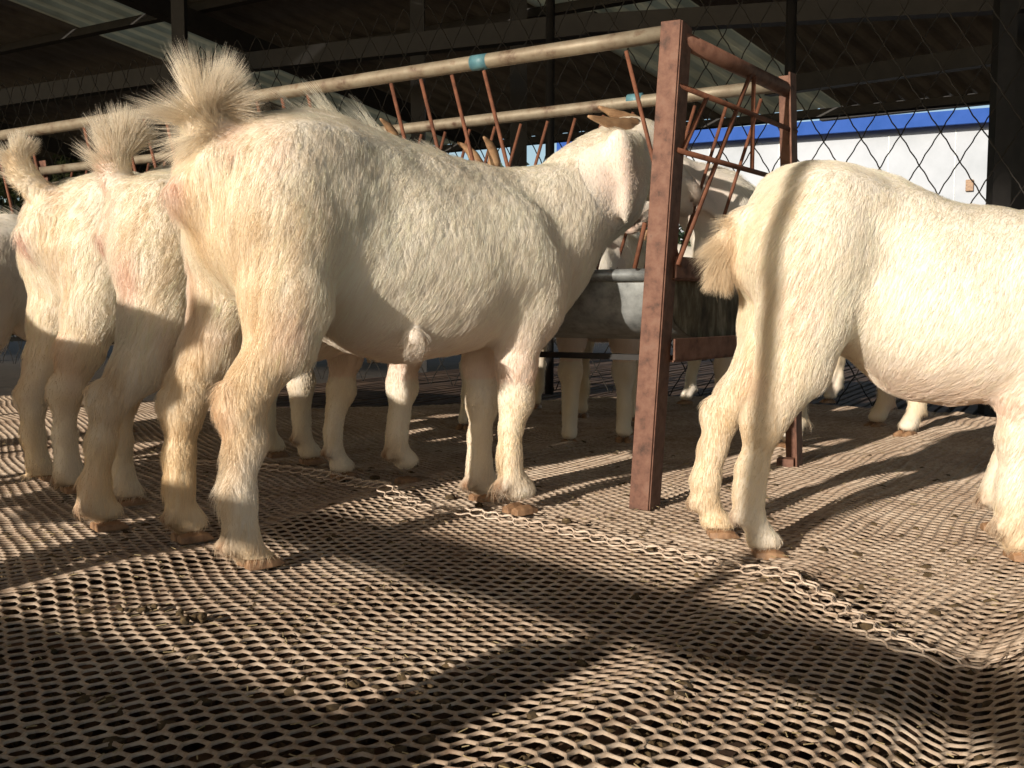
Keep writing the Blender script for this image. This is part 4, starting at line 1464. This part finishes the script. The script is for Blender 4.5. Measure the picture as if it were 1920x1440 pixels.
# --- second and third goats of the row
o2, h2 = (-.80, 1.97), 40.0
J2 = local_fn(o2, h2)
s2 = .93
L2 = std_legs(s2, .02, jit=2)
r2h = [.078, .064, .049, .034, .026, .026, .030]
L2[0] = ('h', -1, [J2(300, 480, -.09), J2(298, 600, -.10), J2(262, 690, -.11), J2(205, 757, -.11), J2(190, 830, -.11), J2(178, 910, -.11), J2(176, 942, -.11), J2(202, 985, -.11)], r2h)
L2[1] = ('h', 1, [J2(300, 470, .09), J2(292, 600, .10), J2(255, 690, .10), J2(226, 747, .10), J2(226, 830, .10), J2(228, 890, .10), J2(230, 915, .10), J2(244, 950, .10)], r2h)
L2[2] = ('f', -1, [J2(755, 590, -.09), J2(760, 660, -.09), J2(752, 725, -.09), J2(748, 780, -.09), J2(745, 815, -.09), J2(742, 842, -.09), J2(766, 886, -.09)], [.058, .036, .031, .023, .023, .029])
G2 = dict(origin=o2, heading=h2, s=s2, legs=L2, dx=.052,
  head=dict(poll=gm((.92, 0, .74)), muzzle=gm((1.08, 0, .60))),
  tail=[J2(222, 345, 0), J2(212, 310, 0), J2(222, 275, 0), J2(250, 250, 0)],
  tail_len=.085, tail_flare=1.0, tail_bias=(-.25, 0, .25), seed=3)
GOATS.append(('goat', 'white goat second in the row, tail curled up beside the biggest goat', G2, .006, 110000, 5000))
o3, h3 = (-1.09, 2.28), 39.0
J3 = local_fn(o3, h3)
L3 = std_legs(.96, .02, jit=3)
L3[0] = ('h', -1, [J3(195, 470, -.09), J3(180, 580, -.10), J3(150, 660, -.10), J3(122, 742, -.10), J3(122, 820, -.10), J3(126, 870, -.10), J3(126, 890, -.10), J3(142, 922, -.10)], r2h)
L3[1] = ('h', 1, [J3(115, 480, .09), J3(112, 590, .10), J3(88, 680, .10), J3(62, 747, .10), J3(62, 820, .10), J3(72, 870, .10), J3(74, 895, .10), J3(100, 924, .10)], r2h)
G3 = dict(origin=o3, heading=h3, s=.96, legs=L3, dx=.032,
  head=dict(poll=gm((.92, 0, .83)), muzzle=gm((1.12, 0, .68))),
  tail=[J3(78, 362, 0), J3(45, 330, 0), J3(30, 300, 0), J3(48, 275, 0)],
  tail_len=.06, tail_flare=.8, tail_bias=(-.2, 0, .3), seed=5)
GOATS.append(('goat', 'white goat third in the row with stubby tail held upright', G3, .0065, 80000, 4000))
o4, h4 = (-1.62, 2.86), 42.0
G4 = dict(origin=o4, heading=h4, s=.9, legs=std_legs(.9, .06, jit=4), head=dict(poll=gm((.86, 0, .76)), muzzle=gm((1.04, 0, .60))),
  tail=[gm((-.04, 0, .65)), gm((-.07, 0, .69)), gm((-.08, 0, .73))], seed=6)
GOATS.append(('goat', 'cream goat cut by the left edge, at the far end of the row', G4, .008, 22000, 1200))

# --- the goat on the right with a shadow stripe over its rump
oR, hR = (.395, 1.725), -2.0
JR = local_fn(oR, hR)
sR = .87
GR = dict(origin=oR, heading=hR, s=sR,
  stations=[(.012, .548, .46, .03), (.048, .580, .42, .065), (.10, .634, .38, .09), (.155, .660, .36, .105), (.20, .664, .335, .118), (.25, .650, .285, .135), (.30, .626, .266, .148), (.37, .600, .256, .156),
            (.44, .592, .262, .153), (.50, .583, .275, .14), (.56, .577, .292, .12), (.62, .562, .32, .09), (.67, .52, .39, .05)],
  hipx=.185, hipz=.715, pinx=.06, pinz=.62, shx=.585, shz=.45, vulva=(JR(1412, 460), JR(1404, 490)),
  legs=[
    ('h', -1, [JR(1512, 480, -.075), JR(1506, 600, -.085), JR(1490, 680, -.085), JR(1452, 752, -.08), JR(1430, 800, -.08), JR(1410, 880, -.08), JR(1404, 925, -.08), JR(1404, 960, -.08), JR(1440, 1044, -.08)], [.078, .068, .057, .041, .031, .023, .023, .027]),
    ('h', 1, [JR(1460, 480, .07), JR(1445, 600, .07), JR(1425, 680, .065), JR(1380, 738, .065), JR(1352, 787, .065), JR(1338, 840, .065), JR(1326, 895, .065), JR(1323, 935, .065), JR(1352, 1008, .065)], [.066, .052, .042, .033, .028, .022, .022, .027]),
    ('f', -1, [JR(1945, 620, -.08), JR(1925, 740, -.08), JR(1913, 820, -.08), JR(1908, 890, -.08), JR(1902, 930, -.08), JR(1902, 975, -.08), JR(1918, 1046, -.08)], [.062, .040, .031, .024, .024, .030]),
    ('f', 1, [JR(1955, 620, .08), JR(1935, 730, .10), JR(1915, 800, .12), JR(1895, 860, .12), JR(1880, 895, .12), JR(1862, 925, .12), JR(1872, 968, .12)], [.06, .038, .031, .024, .024, .030])],
  head=dict(poll=gm((.80, 0, .66)), muzzle=gm((.96, -.05, .55)), neck_base=gm((.58, 0, .48))),
  tail=[JR(1436, 412, 0), JR(1398, 422, 0), JR(1366, 455, 0), JR(1350, 515, 0)],
  tail_len=.078, tail_flare=.55, tail_along=.5, tail_bias=(-.05, 0, -.35), tail_col=BASE * .35 + CREAM * .40 + STAIN * .25, seed=8, mane=.1, len=.019)
add_feet(oR, hR, GR['legs'])
GOATS.append(('goat', 'white goat standing apart at the right, a shadow stripe over its rump', GR, .0052, 160000, 9000))

# --- goats on the other side of the feeder
def back_goat(label, head, heading, s, droop, seed, horns=True, hairs=30000):
    """head: world position of the poll"""
    th = R(heading)
    reach = .98 * s
    o = (head[0] - math.cos(th) * reach, head[1] - math.sin(th) * reach)
    pz = head[2]
    G = dict(origin=o, heading=heading, s=s, legs=std_legs(s, .05, jit=seed),
             head=dict(poll=gm((reach, 0, pz)), muzzle=gm((reach + .16 * s, 0, pz - .16 * s - droop)), horns=horns),
             tail=[gm((-.05, 0, .70)) * s, gm((-.08, 0, .68)) * s, gm((-.10, 0, .62)) * s, gm((-.10, 0, .56)) * s], tail_len=.05, tail_bias=(0, 0, -.3), seed=seed)
    GOATS.append(('goat', label, G, .0075, hairs, 800))
    return o
back_goat('cream horned goat facing left behind the feeder end frame', (.43, 2.76, .80), 212, 1.04, -.02, 12)
back_goat('white goat with its lowered head eating over the far side of the trough', (.22, 2.72, .58), 262, .95, .03, 13)
back_goat('white goat hidden behind the big goat, only its legs under the trough', (-.18, 3.10, .66), 248, .93, .02, 14, hairs=9000)
back_goat('pale goat far behind the trough with thin lit shins', (.55, 4.05, .62), 200, .9, .06, 15, hairs=9000)

o8, h8 = (-1.30, .90), 143.0
GOATS.append(('goat', 'white goat standing off to the side of the row on open netting', dict(origin=o8, heading=h8, s=1.0, legs=std_legs(1.0, .04, jit=9),
  head=dict(poll=gm((1.0, 0, .80)), muzzle=gm((1.16, 0, .66))), tail=[gm((-.03, 0, .70)), gm((-.07, 0, .72)), gm((-.09, 0, .77))], tail_len=.05, seed=9), .008, 16000, 800))
GOATS.append(('goat', 'added white goat out of view left of the row, shading the floor behind it', dict(origin=(-1.60, 2.06), heading=143.0, s=.98, legs=std_legs(.98, .03, jit=21),
  head=dict(poll=gm((.98, 0, .78)), muzzle=gm((1.14, 0, .64))), tail=[gm((-.03, 0, .69)), gm((-.07, 0, .71)), gm((-.09, 0, .75))], tail_len=.05, seed=19), .008, 16000, 800))  # goat added out of view to darken the floor behind the left goats
for nm, label, G, res, hairs, th_ in GOATS:
    hs = G.pop('hs', None)
    q = HAIR_Q
    make_goat(nm, label, G, res if q > .9 else res * 1.4, int(hairs * q), int(th_ * max(q, .5)), group='white goats around the feeder', seed=G.get('seed', 0), hair_r=.00020 if res < .0055 else .00030)
# the goat standing off to the left, out of the picture: its shadow falls on the row's legs
build_floor()
dung('dung_lump', 'dark brown clump of droppings on the netting', 362, 1168, 7, 3, .0065, .020)
dung('dung_crumbs', 'pale brown droppings crumbled flat on the netting, left of the dark clump', 266, 1148, 6, 5, .0045, .016)
dung('dung_bit', 'tiny tan crumb of droppings on the netting at the far left', 222, 1146, 3, 9, .004, .008)
build_feeder()
build_wire_fence()
build_shed()
build_hall()
for i, (px, Y, sx, sz) in enumerate(((-40, 12.5, 1.5, 1.35), (160, 12, 1.3, 1.15), (420, 12.6, 1.5, 1.1), (700, 12.2, 1.4, 1.12), (960, 12.4, 1.3, 1.12), (1190, 13.4, 1.0, .9))):
    p = at_dist(px, 560, Y)
    leaf_mass('shrub', ['dark leafy shrub behind the shed at the far left', 'dark leafy shrub below the first skylight strip', 'dark leafy shrub half hidden by the big goat\'s tail', 'dusty green shrub seen between the feeder rods', 'dusty green shrub beside the end of the blue roof', 'low shrub in front of the white hall wall'][i], 'shrub', (p.x, Y, 0), (sx, .7, sz), 9000, 'shrubs behind the shed', i)
build_behind()
